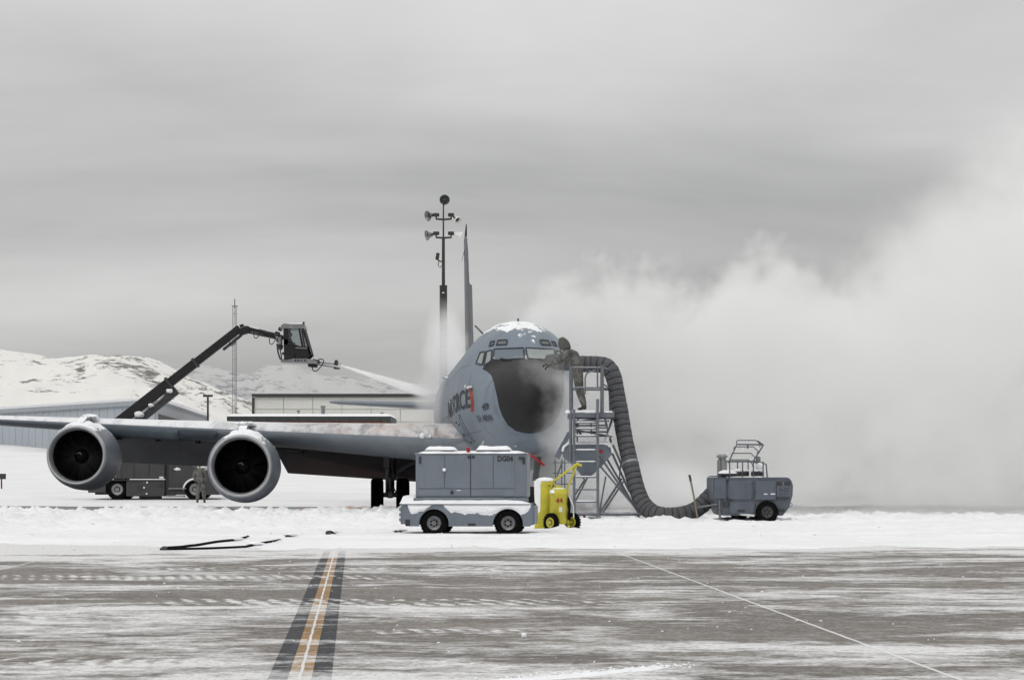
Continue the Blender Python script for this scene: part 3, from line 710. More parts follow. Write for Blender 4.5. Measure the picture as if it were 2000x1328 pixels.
tip = b.bm.verts.new((0, 0, 3.40)); vr = [[b.bm.verts.new(p) for p in r] for r in rg]
for k in range(n): b.bm.faces.new((tip, vr[0][k], vr[0][(k + 1) % n]))
for A, C in zip(vr, vr[1:]):
    for k in range(n): b.bm.faces.new((A[k], A[(k + 1) % n], C[(k + 1) % n], C[k]))
b.bm.faces.new(vr[-1])
bmesh.ops.recalc_face_normals(b.bm, faces=list(b.bm.faces))
BV = BVHTree.FromBMesh(b.bm)
fus = b.build('fuselage', mt['paint'], AC, 50)
def hit(px, py):
    o = ACI @ Vector((0, 0, CAMZ)); d = (ACI.to_3x3() @ (P(px, py, 1.0) - Vector((0, 0, CAMZ)))).normalized()
    return BV.ray_cast(o, d)[0]
def outv(p, off):
    l, nrm_, i, d = BV.find_nearest(Vector(p)); return Vector(p) + nrm_ * off
def near_hit(px, py):
    for k in range(80):
        h = hit(px + k * 0.75, py)
        if h is not None: return h
    return None

# radome and anti-glare panel: a skin of its own over the nose
bp = [(963, 704.5), (951, 713), (942, 720), (950, 724), (959, 732), (964, 745), (970, 770), (975, 795), (981, 812), (992, 830), (1007, 841), (1022, 845)]
bxz = []
hh = hit(1027, 701.5); bxz.append((0.0, hh.z))
h0 = hit(990, 702.5); bxz.append((h0.x, h0.z))
for q in bp:
    h = hit(*q); bxz.append((h.x, h.z))
h1 = hit(1036, 846.5); bxz.append((0.0, h1.z))
full = [(x, z_) for x, z_ in bxz] + [(-x, z_) for x, z_ in bxz[-2:0:-1]]
# resample boundary
seg = []; m = len(full)
for i in range(m):
    a, c = Vector(full[i]), Vector(full[(i + 1) % m]); k = max(1, int((c - a).length / 0.07))
    for t in range(k): seg.append(a.lerp(c, t / k))
b = B(); nr_ = 22; cz0 = 3.40; rows = []
cen = b.bm.verts.new((0, -0.006, cz0)); 
for j in range(1, nr_ + 1):
    t = (j / nr_) ** 1.3; row = []
    for q in seg:
        x, zz = q.x * t, cz0 + (q.y - cz0) * t; row.append(b.bm.verts.new(outv((x, surf_front(x, zz), zz), 0.007)))
    rows.append(row)
ns = len(seg)
for k in range(ns): b.bm.faces.new((cen, rows[0][k], rows[0][(k + 1) % ns]))
for A, C in zip(rows, rows[1:]):
    for k in range(ns): b.bm.faces.new((A[k], A[(k + 1) % ns], C[(k + 1) % ns], C[k]))
rd = b.build('radome', mt['black'], AC, 60); rd['label'] = 'matt black radome and anti-glare panel'

# cockpit windows (starboard side seen, port side mirrored)
panes = [('windshield', [(965.5, 682.5), (1022.5, 680), (1024, 701), (963.5, 704)], 'glass_reflect', 8), ('cockpit_window', [(951, 687), (961, 684.5), (959.5, 705), (946, 715)], 'glasspale', 4),
         ('cockpit_window', [(938.5, 689), (948, 687.5), (942.5, 713), (930.5, 710)], 'glasspale', 4), ('eyebrow_window', [(973, 665.5), (990.5, 664.5), (989.5, 673.5), (970, 674.5)], 'glass', 3),
         ('eyebrow_window', [(959, 668.5), (966, 666.5), (963, 675), (956, 676.5)], 'glass', 3)]
for nm, q, gm, nd in panes:
    for mir in (1, -1):
        def gp(u, v):
            a = Vector(q[0]).lerp(Vector(q[1]), u); c = Vector(q[3]).lerp(Vector(q[2]), u); r = a.lerp(c, v)
            h = near_hit(r.x, r.y); p = outv(h, 0.012); p.x *= mir; return p
        b = B(); b.grid(lambda i, j: gp(i / nd, j / 4), nd + 1, 5); pane = b.build(nm, mt[gm if mir == 1 else ('glasspale' if nm == 'windshield' else gm)], AC, 180)
        edge = [gp(i / 6, 0) for i in range(6)] + [gp(1, i / 4) for i in range(4)] + [gp(1 - i / 6, 1) for i in range(6)] + [gp(0, 1 - i / 4) for i in range(4)]
        B().tube(edge, 0.026, 6, closed=True).build('window_seal', mt['inkgrey'], pane, 60)
# wipers
for mir in (1, -1):
    p, q = outv(hit(985, 704), .05), outv(hit(1000, 705.5), .05); r = outv(hit(978, 702), .05)
    for v in (p, q, r): v.x *= mir
    B().tube([r, p, q], .02, 5).build('wiper', mt['dark'], AC, 60)
# skin joints: narrow proud bands where the sections meet
def skin_band(s0, a0, a1, wd=0.022, mat='inkgrey', nm='skin_joint'):
    b = B(); m = 40
    def f(i, j):
        a = a0 + (a1 - a0) * i / (m - 1); s = s0 + wd * (j - .5); rr = fw(s), fzt(s), fzb(s), fzm(s); sx, cz = math.sin(a), math.cos(a)
        x = rr[0] * math.copysign(abs(sx) ** (2 / NE), sx); h = abs(cz) ** (2 / NE); zz = rr[3] + ((rr[1] - rr[3]) if cz >= 0 else -(rr[3] - rr[2])) * h
        return outv((x, s, zz), 0.006)
    b.grid(f, m, 2); return b.build(nm, mt[mat], AC, 180)
for s0, a0, a1, wd in ((3.3, 1.2, 5.1, .022), (4.6, .6, 5.7, .010), (6.0, .4, 5.9, .010), (7.4, 0.5, 5.8, .018), (9.2, .3, 6.0, .012), (11.6, .3, 6.0, .018), (14.0, .3, 6.0, .012), (16.5, .3, 6.0, .02), (20, .3, 6.0, .02)): skin_band(s0, a0, a1, wd)
for zz, s0, s1 in ((4.55, 4.2, 22), (3.35, 2.6, 22), (2.55, 2.6, 12), (5.3, 5.5, 22)):      # lengthwise lap joints
    b = B(); b.grid(lambda i, j: outv((-hw(s0 + (s1 - s0) * i / 40, zz + .006 * j), s0 + (s1 - s0) * i / 40, zz + .006 * j), .006), 41, 3); b.build('lap_joint', mt['inkgrey'], AC, 180)
b = B(); hx = [(6.5 + .75 * math.cos(a) if abs(math.cos(a)) < .7 else 6.5 + .55 * math.copysign(1, math.cos(a)), 2.75 + .42 * math.sin(a)) for a in [2 * math.pi * k / 28 for k in range(28)]]
b.tube([outv((-hw(s, zz), s, zz), .002) for s, zz in hx], .011, 5, closed=True); b.build('hatch_outline', mt['inkgrey'], AC, 60)
# lettering wrapped on the starboard side
def wrap_letters(name, body, size, s_fwd, z0, mat, squeeze=1.0, dz=0.0, s_aft=None, split=False, bold=0.012):
    me = text_mesh(body, size, bold); bm = bmesh.new(); bm.from_mesh(me); bmesh.ops.triangulate(bm, faces=list(bm.faces)); bmesh.ops.subdivide_edges(bm, edges=list(bm.edges), cuts=2, use_grid_fill=True)
    wmax = max(v.co.x for v in bm.verts)
    if s_aft: squeeze = (s_aft - s_fwd) / wmax
    for v in bm.verts:
        s = s_fwd + (wmax - v.co.x) * squeeze; zz = z0 + v.co.y + dz * (wmax - v.co.x); v.co = outv((-hw(s, zz), s, zz), 0.014)
    if split:
        todo = set(bm.verts)
        while todo:
            v0 = todo.pop(); isl = {v0}; st = [v0]
            while st:
                v = st.pop()
                for e in v.link_edges:
                    o = e.other_vert(v)
                    if o not in isl: isl.add(o); st.append(o)
            todo -= isl; isl = list(isl); ix = {v: i for i, v in enumerate(isl)}; fs = {f for v in isl for f in v.link_faces}
            m1 = bpy.data.meshes.new(name); m1.from_pydata([v.co[:] for v in isl], [], [[ix[v] for v in f.verts] for f in fs]); link(name, m1, mt[mat], AC, 0)
        bm.free(); bpy.data.meshes.remove(me); return
    bm.to_mesh(me); bm.free(); return link(name, me, mt[mat], AC, 0)
h = hit(920.5, 795); h2 = near_hit(875, 793); wrap_letters('letter', 'AIR FORCE', 0.80, h.y, h.z, 'ink', None, s_aft=h2.y, split=True)
h = hit(956, 800); wrap_letters('letter', '459', 0.27, h.y, h.z, 'ink', 1.05, bold=.02, split=True)
h = hit(967.5, 822); wrap_letters('letter', '151 ARW', 0.27, h.y, h.z, 'inkgrey', 1.0, bold=.01, split=True)
# antennas, probes, small vents
b = B(); b.prism([(-.02, 5.3, 5.88), (-.02, 5.75, 5.9), (-.02, 5.7, 6.06), (-.02, 5.5, 6.06)], (.04, 0, 0)); b.build('antenna', mt['dark'], AC, 0)
q = outv(near_hit(921, 652), 0); b = B(); b.tube([q, q + Vector((-.16, 1.5, .35))], .03, 6); b.build('antenna', mt['dark'], AC, 60)
for q in ((921, 757), (875, 738)):
    p = outv(near_hit(*q), 0); b = B(); b.tube([p, p + Vector((-.16, 0, 0)), p + Vector((-.2, -.12, .02)), p + Vector((-.2, -.3, .05))], [.05, .035, .03, .02], 8); b.build('pitot_probe', mt['white'], AC, 60)
for q, L in (((945, 862), .18), ((1007, 870), .06), ((880, 785), .08), ((965, 700), .05)):
    p = hit(*q)
    if p: b = B(); b.box(outv(p, .01), (.05, .04, L), Ry(.5), .008, 1); b.build('marker_plate', mt['white'], AC, 0)
for zz, s0, L in ((2.9, 8.2, .35), (2.6, 8.6, .25), (2.35, 8.0, .5), (3.0, 9.4, .3)):
    b = B(); b.tube([outv((-hw(s0, zz), s0, zz), .01), outv((-hw(s0 + L, zz), s0 + L, zz), .01)], .03, 6); b.build('vent', mt['inkgrey'], AC, 60)

# snow lying on the crown of the nose
def crown_snow(poly_c, ru, rv, seed, th=.045):
    b = B(); su, ang = poly_c
    m = 26
    def f(i, j):
        a = 2 * math.pi * i / 30; t = j / 8; rr = t * (0.25 + 1.5 * (fbm(np.array([seed + 2.6 * math.cos(a)]), np.array([seed + 2.6 * math.sin(a)]), 4, .6)[0]))
        s = su + ru * rr * math.sin(a); x = ang + rv * rr * math.cos(a); lo, hi = fzm(s), fzt(s)
        q = min(.999, abs(x) / fw(s)); zz = fzm(s) + (fzt(s) - fzm(s)) * (1 - q ** NE) ** (1 / NE)
        return outv((x, s, zz), -0.01 + th * (1 - t ** 2) ** .5)
    b.grid(f, 30, 9, closeu=True); b.build('snow_patch', mt['snow'], AC, 60)
for c, ru, rv, sd, th in (((4.35, .22), .42, .30, 1, .04), ((4.9, -.25), .35, .30, 2, .04), ((5.4, .28), .4, .28, 3, .035), ((4.9, .25), .3, .3, 41, .04), ((5.45, -.15), .3, .25, 43, .035), ((4.2, -.36), .35, .28, 5, .04), ((5.6, -.55), .35, .28, 8, .035), ((4.05, .42), .22, .17, 11, .03),
                          ((5.1, -.85), .14, .12, 13, .03), ((5.5, -.98), .13, .1, 15, .03), ((4.7, -.7), .1, .09, 17, .03), ((6.0, -1.05), .12, .09, 19, .03), ((4.4, -.62), .2, .1, 23, .03), ((6.2, .1), .5, .5, 29, .04)):
    crown_snow(c, ru, rv, sd, th)

# wings
def naca(t, x):
    return 5 * t * (0.2969 * math.sqrt(x) - 0.126 * x - 0.3516 * x * x + 0.2843 * x ** 3 - 0.1036 * x ** 4)
def lifting(name, mat, secs, mir=1, parent=AC, npt=22, camber=0.012, vertical=False, smooth=60):
    """secs: (lat, s_le, z_le, chord, thickness, twist)"""
    b = B(); xs = [0.5 * (1 - math.cos(math.pi * k / npt)) for k in range(npt + 1)]; rings = []
    for lat, sle, zle, c, th, tw in secs:
        ring_ = []
        for sgn, rngx in ((1, xs[::-1]), (-1, xs[1:-1])):
            for x in rngx:
                y = sgn * naca(th, x) + camber * 4 * x * (1 - x) ; s = sle + c * x; d = c * y - tw * c * x
                ring_.append((-lat * mir, s, zle + d) if not vertical else (d, s, zle))
        rings.append([b.bm.verts.new(p) for p in ring_])
    for A, C in zip(rings, rings[1:]):
        for k in range(len(A)): b.bm.faces.new((A[k], A[(k + 1) % len(A)], C[(k + 1) % len(A)], C[k]))
    b.bm.faces.new(rings[0]); b.bm.faces.new(rings[-1])
    return b.build(name, mat, parent, smooth)
def wle(lat): return 9.6 + 0.74 * lat
def wz(lat): return 2.28 + 0.063 * lat
def wch(lat): return float(np.interp(lat, [1.2, 1.83, 7.2, 19.9], [10.9, 10.3, 6.9, 2.9]))
secs = []
for lat in list(np.linspace(1.2, 19.4, 38)) + [19.7, 19.85]:
    k = 1.0 if lat < 19.5 else (0.75 if lat < 19.8 else 0.3)
    secs.append((lat, wle(lat) + (1 - k) * .5, wz(lat), wch(lat) * (0.9 + 0.1 * k), float(np.interp(lat, [1.2, 3, 7, 11, 19.9], [.135, .130, .130, .122, .115])) * k, 0.03))
for mir in (1, -1):
    wg = lifting('wing', mt['wing'], secs, mir)
    # leading-edge panels with gaps between them
    for l0, l1, mat_, drop in ((9.9, 11.3, 'paint_clean', .40), (11.35, 14.1, 'paint_light', .48), (2.6, 7.6, 'flap', .05)):
        if mat_ == 'flap': continue
        b = B(); b.grid(lambda i, j: (-mir * (l0 + (l1 - l0) * i / 12), wle(l0 + (l1 - l0) * i / 12) - 0.10 + .34 * (j / 5) ** 2, wz(l0 + (l1 - l0) * i / 12) - 0.02 - drop * (j / 5) * (1 if l0 > 12 else .8)), 13, 6)
        b.solid(0.03); b.build('leading_edge_flap', mt[mat_], AC, 60)
    # trailing-edge flaps, fully lowered: each a slab with its own thickness, hung behind the wing
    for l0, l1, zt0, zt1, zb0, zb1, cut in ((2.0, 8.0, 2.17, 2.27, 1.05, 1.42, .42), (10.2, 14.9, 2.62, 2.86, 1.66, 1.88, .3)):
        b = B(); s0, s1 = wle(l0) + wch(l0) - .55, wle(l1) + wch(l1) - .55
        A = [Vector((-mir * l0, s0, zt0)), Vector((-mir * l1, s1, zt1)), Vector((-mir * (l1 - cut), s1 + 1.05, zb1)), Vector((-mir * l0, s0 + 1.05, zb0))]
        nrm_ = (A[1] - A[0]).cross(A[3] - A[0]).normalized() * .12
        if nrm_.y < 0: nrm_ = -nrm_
        b.prism(A, nrm_); b.build('flap', mt['flap_lit' if l0 > 9 else 'flap'], AC, 0)
        b = B(); top = [A[0] + Vector((0, -.25, .1)), A[1] + Vector((0, -.25, .1))]; b.tube([top[0], top[1]], .11, 8); b.build('flap_hinge', mt['dark'], AC, 60)
        for k in range(3):
            t = (k + .5) / 3; p = A[0].lerp(A[1], t); b = B(); b.box(p + Vector((0, -.3, .05)), (.16, .9, .32), None, .04, 1); b.build('flap_track', mt['dark'], AC, 0)
# landing light and fittings on the wing root leading edge
for lat, rr in ((2.75, .10), (2.5, .06)):
    b = B(); b.blob((-lat, wle(lat) - .02, wz(lat) + .16), (rr, rr * .7, rr), 2, .3, 3); b.build('frosted_light', mt['snow'], AC, 60)
# tail
lifting('fin', mt['fin'], [(0, 33.5, 5.6, 5.8, .04, 0), (0, 34.4, 6.6, 5.1, .045, 0), (0, 37.8, 11.6, 2.9, .055, 0), (0, 38.6, 12.3, 2.3, .055, 0), (0, 39.2, 12.42, 1.6, .03, 0)], vertical=True, camber=0)
b = B(); b.prism([(.02, 39.4, 6.1), (.02, 40.6, 10.5), (.36, 41.9, 10.4), (.46, 41.6, 6.1)], (.07, 0.0, 0)); b.build('rudder', mt['fin'], AC, 0)
b = B(); b.tube([(0, 39.6, 12.2), (.02, 39.3, 12.6), (.02, 39.0, 12.95)], [.06, .05, .02], 6); b.build('antenna', mt['dark'], AC, 60)
b = B(); b.prism([(-.02, 38.4, 11.9), (-.20, 38.7, 11.2), (-.20, 38.9, 11.2), (-.02, 38.8, 12.0)], (0, .08, .03)); b.build('fin_fairing', mt['inkgrey'], AC, 0)
for mir in (1, -1):
    lifting('tailplane', mt['paint_clean'], [(l, 34.6 + .62 * l, 4.35 + .06 * l, 4.4 - .42 * l, .10 if l < 6.0 else .05, -.02) for l in (.3, 1.5, 3, 4.5, 5.8, 6.25)], mir)
# wing root fairing
b = B(); b.blob((0, 15.5, 2.15), (2.35, 7.0, .75), 4, 0, 1); b.build('wing_root_fairing', mt['paint_clean'], AC, 180)

# engines
def nacelle(lat, s0, zc, mir, blades=True, toe=0.0):
    ax = Vector((mir * math.sin(toe), 1, -0.02)).normalized(); o = Vector((-lat * mir, s0, zc))
    b = B(); b.lathe([(1.065, .16), (1.12, .35), (1.175, .7), (1.21, 1.2), (1.215, 1.9), (1.10, 2.7), (.98, 3.3), (.93, 3.32), (.90, 3.0), (.62, 3.1), (.58, 3.9), (.45, 4.7), (.40, 4.72), (0, 4.6)], o, ax, 64, cap=False)
    e = b.build('engine', mt['nacelle'], AC, 40); e['label'] = 'grey turbofan engine nacelle'
    b = B(); b.lathe([(.905, .42), (.905, .25), (.925, .12), (.965, .03), (.995, 0), (1.03, .02), (1.055, .08), (1.065, .16)], o, ax, 64, cap=False); b.build('inlet_lip', mt['lip'], e, 180)
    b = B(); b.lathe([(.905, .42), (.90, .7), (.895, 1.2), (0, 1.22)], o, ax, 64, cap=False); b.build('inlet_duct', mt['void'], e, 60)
    q = Vector((0, 0, 1)).rotation_difference(-ax).to_matrix()
    b = B(); b.lathe([(.22, -1.05), (.19, -.95), (.11, -.86), (0, -.80)], o, -ax, 24, cap=False); b.build('spinner', mt['void'], e, 60)
    if blades:
        bb = B()
        def bf(i, j):
            r = .26 + .62 * i / 5; tw = R(30 + 33 * i / 5); c = (j / 3 - .5) * (.13 + .05 * i / 5)
            return Vector((c * math.cos(tw), r, c * math.sin(tw) + .03 * math.sin(math.pi * i / 5)))
        bb.grid(bf, 6, 4); bb.solid(.006)
        p0 = bb.build('fan_blade', mt['blade'], e, 60)
        base = Matrix.Translation(o + ax * .98) @ q.to_4x4()
        p0.matrix_basis = base
        for k in range(1, 40):
            c = p0.copy(); COL.objects.link(c); c.parent = e; c.matrix_basis = base @ Matrix.Rotation(2 * math.pi * k / 40, 4, 'Z')
        b = B(); pts = []
        for k in range(12):
            a = 1.2 + 1.5 * k / 11; r = .05 + .16 * k / 11; pts.append(o + ax * (.79 + .55 * r) + q @ Vector((r * math.cos(a), r * math.sin(a), .0)))
        b.tube(pts, [.006 + .018 * math.sin(math.pi * min(1, (k + 1) / 12)) for k in range(12)], 6); b.build('spinner_swirl', mt['lampgrey'], e, 60)
    # pylon
    le = wle(lat); zw = wz(lat)
    b = B(); x = -lat * mir
    b.prism([(x - .13, s0 + .9, zc + 1.15), (x - .13, s0 + 2.2, zc + 1.42), (x - .13, le - .1, zw + .22), (x - .13, le + 1.0, zw + .05), (x - .13, le + 2.8, zw - .45), (x - .13, s0 + 4.2, zc + .5), (x - .13, s0 + 2.6, zc + .9)], (.26, 0, 0))
    b.build('pylon', mt['nacelle'], e, 0)
    # slush frozen on top of nacelle and pylon
    b = B(); rr = lambda t: float(np.interp(t, [0, .5, 1], [1.07, 1.2, 1.2]))
    def sf(i, j):
        t = i / 24; a = R(-34 if mir > 0 else -30) + R(78) * j / 20 - R(5); nn = fbm(np.array([t * 6 + lat]), np.array([j * .33]), 4)[0]
        ed = min(1, 6 * min(t, 1 - t)) * min(1, 4.5 * min(j / 20, 1 - j / 20)); ed = ed * min(1, max(0, 3.2 * (nn - .30))); r = rr(t) - .02 + .085 * ed * (.6 + .9 * nn)
        a2 = a if mir > 0 else -a
        return o + ax * (.14 + 2.2 * t) + Vector((r * math.sin(a2), 0, r * math.cos(a2)))
    b.grid(sf, 25, 21); b.build('ice_patch', mt['snow'], e, 60)
    return e
for mir in (1, -1):
    if mir > 0: nacelle(8.82, 12.6, 1.62, mir, True, R(2.5)); nacelle(14.85, 17.1, 2.03, mir, True, R(5))      # the port pair stands hidden in the steam
# snow hump where the pylons meet the wing
for lat in (8.8, 14.8):
    b = B(); b.blob((-lat, wle(lat) - .05, wz(lat) + .28), (.30, .45, .09), 3, .5, 2.2, lat); b.build('snow_patch', mt['snow'], AC, 60)

# landing gear
def tyre(parent, c, r, wd, mat='rubber', hub='steel', name='tyre', hr=.5, n=32):
    prof = [(r * hr, -wd / 2 * .8), (r * .8, -wd / 2), (r * .93, -wd / 2 * .9), (r, -wd / 2 * .5), (r, wd / 2 * .5), (r * .93, wd / 2 * .9), (r * .8, wd / 2), (r * hr, wd / 2 * .8)]
    t_ = B().lathe(prof, c, (1, 0, 0), n).build(name, mt[mat], parent, 50)
    for s in (-1, 1):
        B().lathe([(r * hr, 0), (r * hr * .9, .02), (r * hr * .4, -.01), (r * .18, .03), (0, .035)], (c[0] + s * wd / 2 * .82, c[1], c[2]), (s, 0, 0), n, cap=False).build('rim', mt[hub], t_, 40)
    return t_
def main_gear(mir):
    lat, s0 = 3.72, 20.2; x = -lat * mir; r = .62
    b = B(); b.lathe([(.17, 0), (.17, .95), (.24, 1.0), (.24, 1.9)], (x, s0, .62), (0, 0, 1), 16); strut = b.build('gear_strut', mt['steel'], AC, 40)
    b = B(); b.box((x, s0, .62), (.22, 1.75, .26), None, .04); b.build('gear_beam', mt['steel'], AC, 0)
    for ds in (-.68, .68):
        b = B(); bar(b, (x - .62, s0 + ds, .61), (x + .62, s0 + ds, .61), .09, 10); b.build('axle', mt['steel'], AC, 60)
        for dx in (-.475, .475): tyre(AC, (x + dx, s0 + ds, r - .01), r, .46)
    b = B(); bar(b, (x, s0, 1.3), (x + mir * 1.5, s0 + .1, 2.2), .1, 10); b.build('side_brace', mt['paint_clean'], AC, 60)
    b = B(); bar(b, (x, s0 - .05, 1.25), (x, s0 - 1.6, 2.3), .08, 8); b.build('drag_brace', mt['steel'], AC, 60)
    b = B(); b.tube([(x + .1, s0 - .25, 1.9), (x + .2, s0 - .32, 1.4), (x + .1, s0 - .35, .95), (x + .22, s0 - .5, .7)], .022, 6); b.build('brake_hose', mt['rubber'], AC, 60)
    b = B(); b.box((x + mir * 1.0, s0 + .9, 1.75), (.9, 1.6, .05), Ry(mir * .55), .0); b.build('gear_door', mt['flap'], AC, 0)
main_gear(1); main_gear(-1)
b = B(); b.lathe([(.10, 0), (.10, .7), (.15, .75), (.15, 1.5)], (0, 5.0, .5), (0, 0, 1), 14); b.build('nose_gear_strut', mt['steel'], AC, 40)
b = B(); bar(b, (-.45, 5.0, .47), (.45, 5.0, .47), .07, 10); b.build('axle', mt['steel'], AC, 60)
for dx in (-.33, .33): tyre(AC, (dx, 5.0, .47), .48, .29)
for dx in (-.55, .55):
    b = B(); b.box((dx, 5.3, 1.48), (.04, 2.0, .72), Ry(.12 if dx > 0 else -.12), .01); b.build('nose_gear_door', mt['flap'], AC, 0)

# red remove-before-flight streamers: hang from the aircraft
def streamer(name, pts, wd, mat, label):
    o = thing(name, label, 'streamer', tuple(pts[0])); b = B(); m = len(pts)
    b.grid(lambda i, j: Vector(pts[i]) + Vector(((j - .5) * wd, .03 * math.sin(i * 2.0 + j * .5), 0)), m, 2); b.solid(.006); b.build('ribbon', mt[mat], o, 60, world=True); 
    b = B(); b.tube([Vector(pts[0]) + Vector((0, 0, .03)), Vector(pts[0]) - Vector((0, 0, .03))], .03, 6); b.build('clip', mt['steel'], o, 60, world=True)
p = ACM @ outv(hit(921, 757), .18); base = p
pt = [ACM @ outv(hit(921 + dx, y), .06) for dx, y in ((.5, 760), (2.5, 768), (4.3, 777), (5.4, 786), (5.6, 795), (5.2, 804))]
streamer('warning_streamer', pt, .09, 'redfade', 'faded red warning streamer hanging beside the fuselage lettering')
Ys = 59.0
streamer('warning_streamer', [P(1031, 884, Ys), P(1040, 891, Ys), P(1048, 897, Ys), P(1056, 903, Ys), P(1063, 909, Ys)], .09, 'red', 'bright red warning streamer blowing under the nose')

# ------------------------------------------------------------------ generator cart
def wheel(parent, c, r, wd, hubmat='steel', snowy=False, lugs=28):
    t_ = tyre(parent, c, r, wd, 'tread', hubmat, 'wheel', .55, 40)
    b = B()
    for k in range(lugs):
        a = 2 * math.pi * k / lugs
        for s in (-1, 1): b.box((c[0] + s * wd * .3, c[1] + (r - .004) * math.cos(a), c[2] + (r - .004) * math.sin(a)), (wd * .38, r * .10, .03), Rx(a))
    b.build('tyre_lugs', mt['tread'], t_, 0)['kind'] = 'stuff'
    b = B()
    for k in range(6):
        a = 2 * math.pi * k / 6
        for s in (-1, 1): b.lathe([(.014, 0), (.014, .02)], (c[0] + s * wd * .43, c[1] + r * .28 * math.cos(a), c[2] + r * .28 * math.sin(a)), (s, 0, 0), 6)
    b.build('wheel_nuts', mt['lampgrey'], t_, 0)['kind'] = 'stuff'
    return t_
def rot_wheel(parent, x, y, zc, r, wd, **k):
    """wheel whose axle lies along local y"""
    hold = wheel(parent, (0, 0, 0), r, wd, **k)
    hold.matrix_basis = Matrix.Translation((x, y, zc)) @ Matrix.Rotation(R(90), 4, 'Z')
    return hold
def drift(b, x0, x1, y0, y1, z0, h, seed, nx=40, ny=10, ragged=0.0):
    """rounded lump of lying snow over a rectangle"""
    def f(i, j):
        u, v = i / (nx - 1), j / (ny - 1); e = min(1, 8 * min(u, 1 - u)) ; g = min(1, 4 * min(v, 1 - v)); e = math.sin(e * math.pi / 2); g = math.sin(g * math.pi / 2)
        nn = fbm(np.array([u * (x1 - x0) * 3 + seed]), np.array([v * 2.0 + seed]), 4)[0]
        return (x0 + (x1 - x0) * u, y0 + (y1 - y0) * v - ragged * (nn - .5) * (v < .3), z0 + h * e * g * (.7 + .6 * nn))
    b.grid(f, nx, ny); return b
def generator():
    Yg = 42.9; c = P(917, 0, Yg)
    t = thing('generator_cart', 'grey towable generator cart marked DG04 with snow on its roof', 'generator', (c.x, Yg, 0), R(-3.0))
    D = 0.72; xl, xr = -1.01, 1.18
    G = mt['cartgrey']
    B().box(((xl + xr) / 2, 0, 1.20), (xr - xl, D * 2, .88), None, .035, 3).build('body', G, t, 40)
    F = -D
    # doors, each a proud panel with seams between them
    dx = [xl + .05, xl + .575, xl + 1.085, xl + 1.53, xl + 1.955]
    for a, c_ in zip(dx, dx[1:]):
        d = B().box(((a + c_) / 2, F - .004, 1.275), (c_ - a - .012, .022, .66), None, .006, 1).build('door', G, t, 0)
    for a, c_ in zip(dx[:1] + dx[2:3], dx[2:3] + dx[4:5]):
        B().box(((a + c_) / 2, F - .004, .865), (c_ - a - .012, .02, .13), None, .006, 1).build('lower_panel', G, t, 0)
    for x in (dx[2],): B().box((x, F - .006, 1.2), (.012, .012, .85)).build('seam', mt['cartdark'], t, 0)
    for x, zz, sx, sz in ((xl + .09, 1.50, .045, .14), (dx[2] - .03, 1.56, .06, .045), (dx[2] + .05, 1.56, .06, .045), (xr - .10, 1.54, .13, .04), (xr - .06, 1.47, .05, .10)):
        B().box((x, F - .026, zz), (sx, .03, sz), None, .006, 1).build('hinge', mt['cartdark'], t, 0)
    B().lathe([(.035, 0), (.03, .03), (0, .035)], (dx[1] - .01, F - .015, 1.31), (0, -1, 0), 16).build('knob', mt['snow'], t, 40)
    B().lathe([(.035, 0), (.035, .02), (.02, .02), (.0, .0)], (xl + .72, F - .012, .865), (0, -1, 0), 16).build('outlet', mt['dark'], t, 40)
    B().box((dx[1] - .012, F - .02, 1.24), (.02, .03, .12), None, .004, 1).build('latch', G, t, 0)
    B().box((xl + .85, F - .02, .905), (.08, .02, .015)).build('nameplate', mt['white'], t, 0)
    letters('number_lettering', 'DG04', 0.150, mt['ink'], t, (dx[4] - .345, F - .021, 1.475), squeeze=.82, bold=.035)
    # chassis skirt with wheel arches
    wx = (-.645, .81); wr = .268; z0, z1 = .20, .655; poly = [(-1.27, z1 - .03), (-1.27, z0 + .06), (-1.13, z0)]
    for x in wx:
        ra = .295; a0 = math.asin((z0 - .245) / ra)
        for k in range(15):
            a = math.pi - a0 - (math.pi - 2 * a0) * k / 14; poly.append((x + ra * math.cos(a), .245 + ra * math.sin(a)))
    poly += [(1.24, z0 + .0), (1.30, z0 + .06), (1.30, z1 - .03), (1.27, z1), (-1.24, z1)]
    for yy in (-D - .05, D): B().prism([(x, yy, zz) for x, zz in poly], (0, .05, 0)).build('skirt', G, t, 30)
    B().box((0.015, 0, .60), (2.5, 2 * D - .01, .10), None, .01, 1).build('chassis', mt['cartdark'], t, 0)
    B().box((.08, -D + .02, .715), (2.26, .10, .085), None, .012, 1).build('step_rail', G, t, 0)
    for s, x in ((-1, -1.28), (1, 1.31)):
        B().box((x, 0, .42), (.05, 2 * D + .06, .36), None, .02, 1).build('bumper', G, t, 0)
    for zz in (.33, .43, .53): B().lathe([(.035, 0), (.03, .025), (0, .03)], (-1.25 - .06, -D + .02, zz), (-1, -.3, 0), 12).build('lamp', mt['lampgrey'], t, 40)
    B().box((-1.16, -D - .055, .27), (.09, .02, .13), None, .004, 1).build('reflector', mt['dark'], t, 0)
    B().box((.10, -D - .055, .235), (.15, .02, .05), None, .004, 1).build('step_pocket', mt['dark'], t, 0)
    for x in wx:
        for y in (-D + .09, D - .09): rot_wheel(t, x, y, wr - .005, wr, .2)
        B().tube([(x, -D + .1, .28), (x, D - .1, .28)], .04, 8).build('axle', mt['dark'], t, 60)
    B().lathe([(.03, 0), (.04, .03), (.035, .10), (.0, .115)], (.02, -D + .12, 1.645), (0, 0, 1), 14).build('beacon', mt['redlamp'], t, 40)
    B().box((-.55, 0, 1.68), (.56, .9, .07), None, .03, 2).build('roof_hatch', G, t, 40); B().box((.50, -.05, 1.67), (.66, .95, .09), None, .03, 2).build('roof_hatch', G, t, 40)
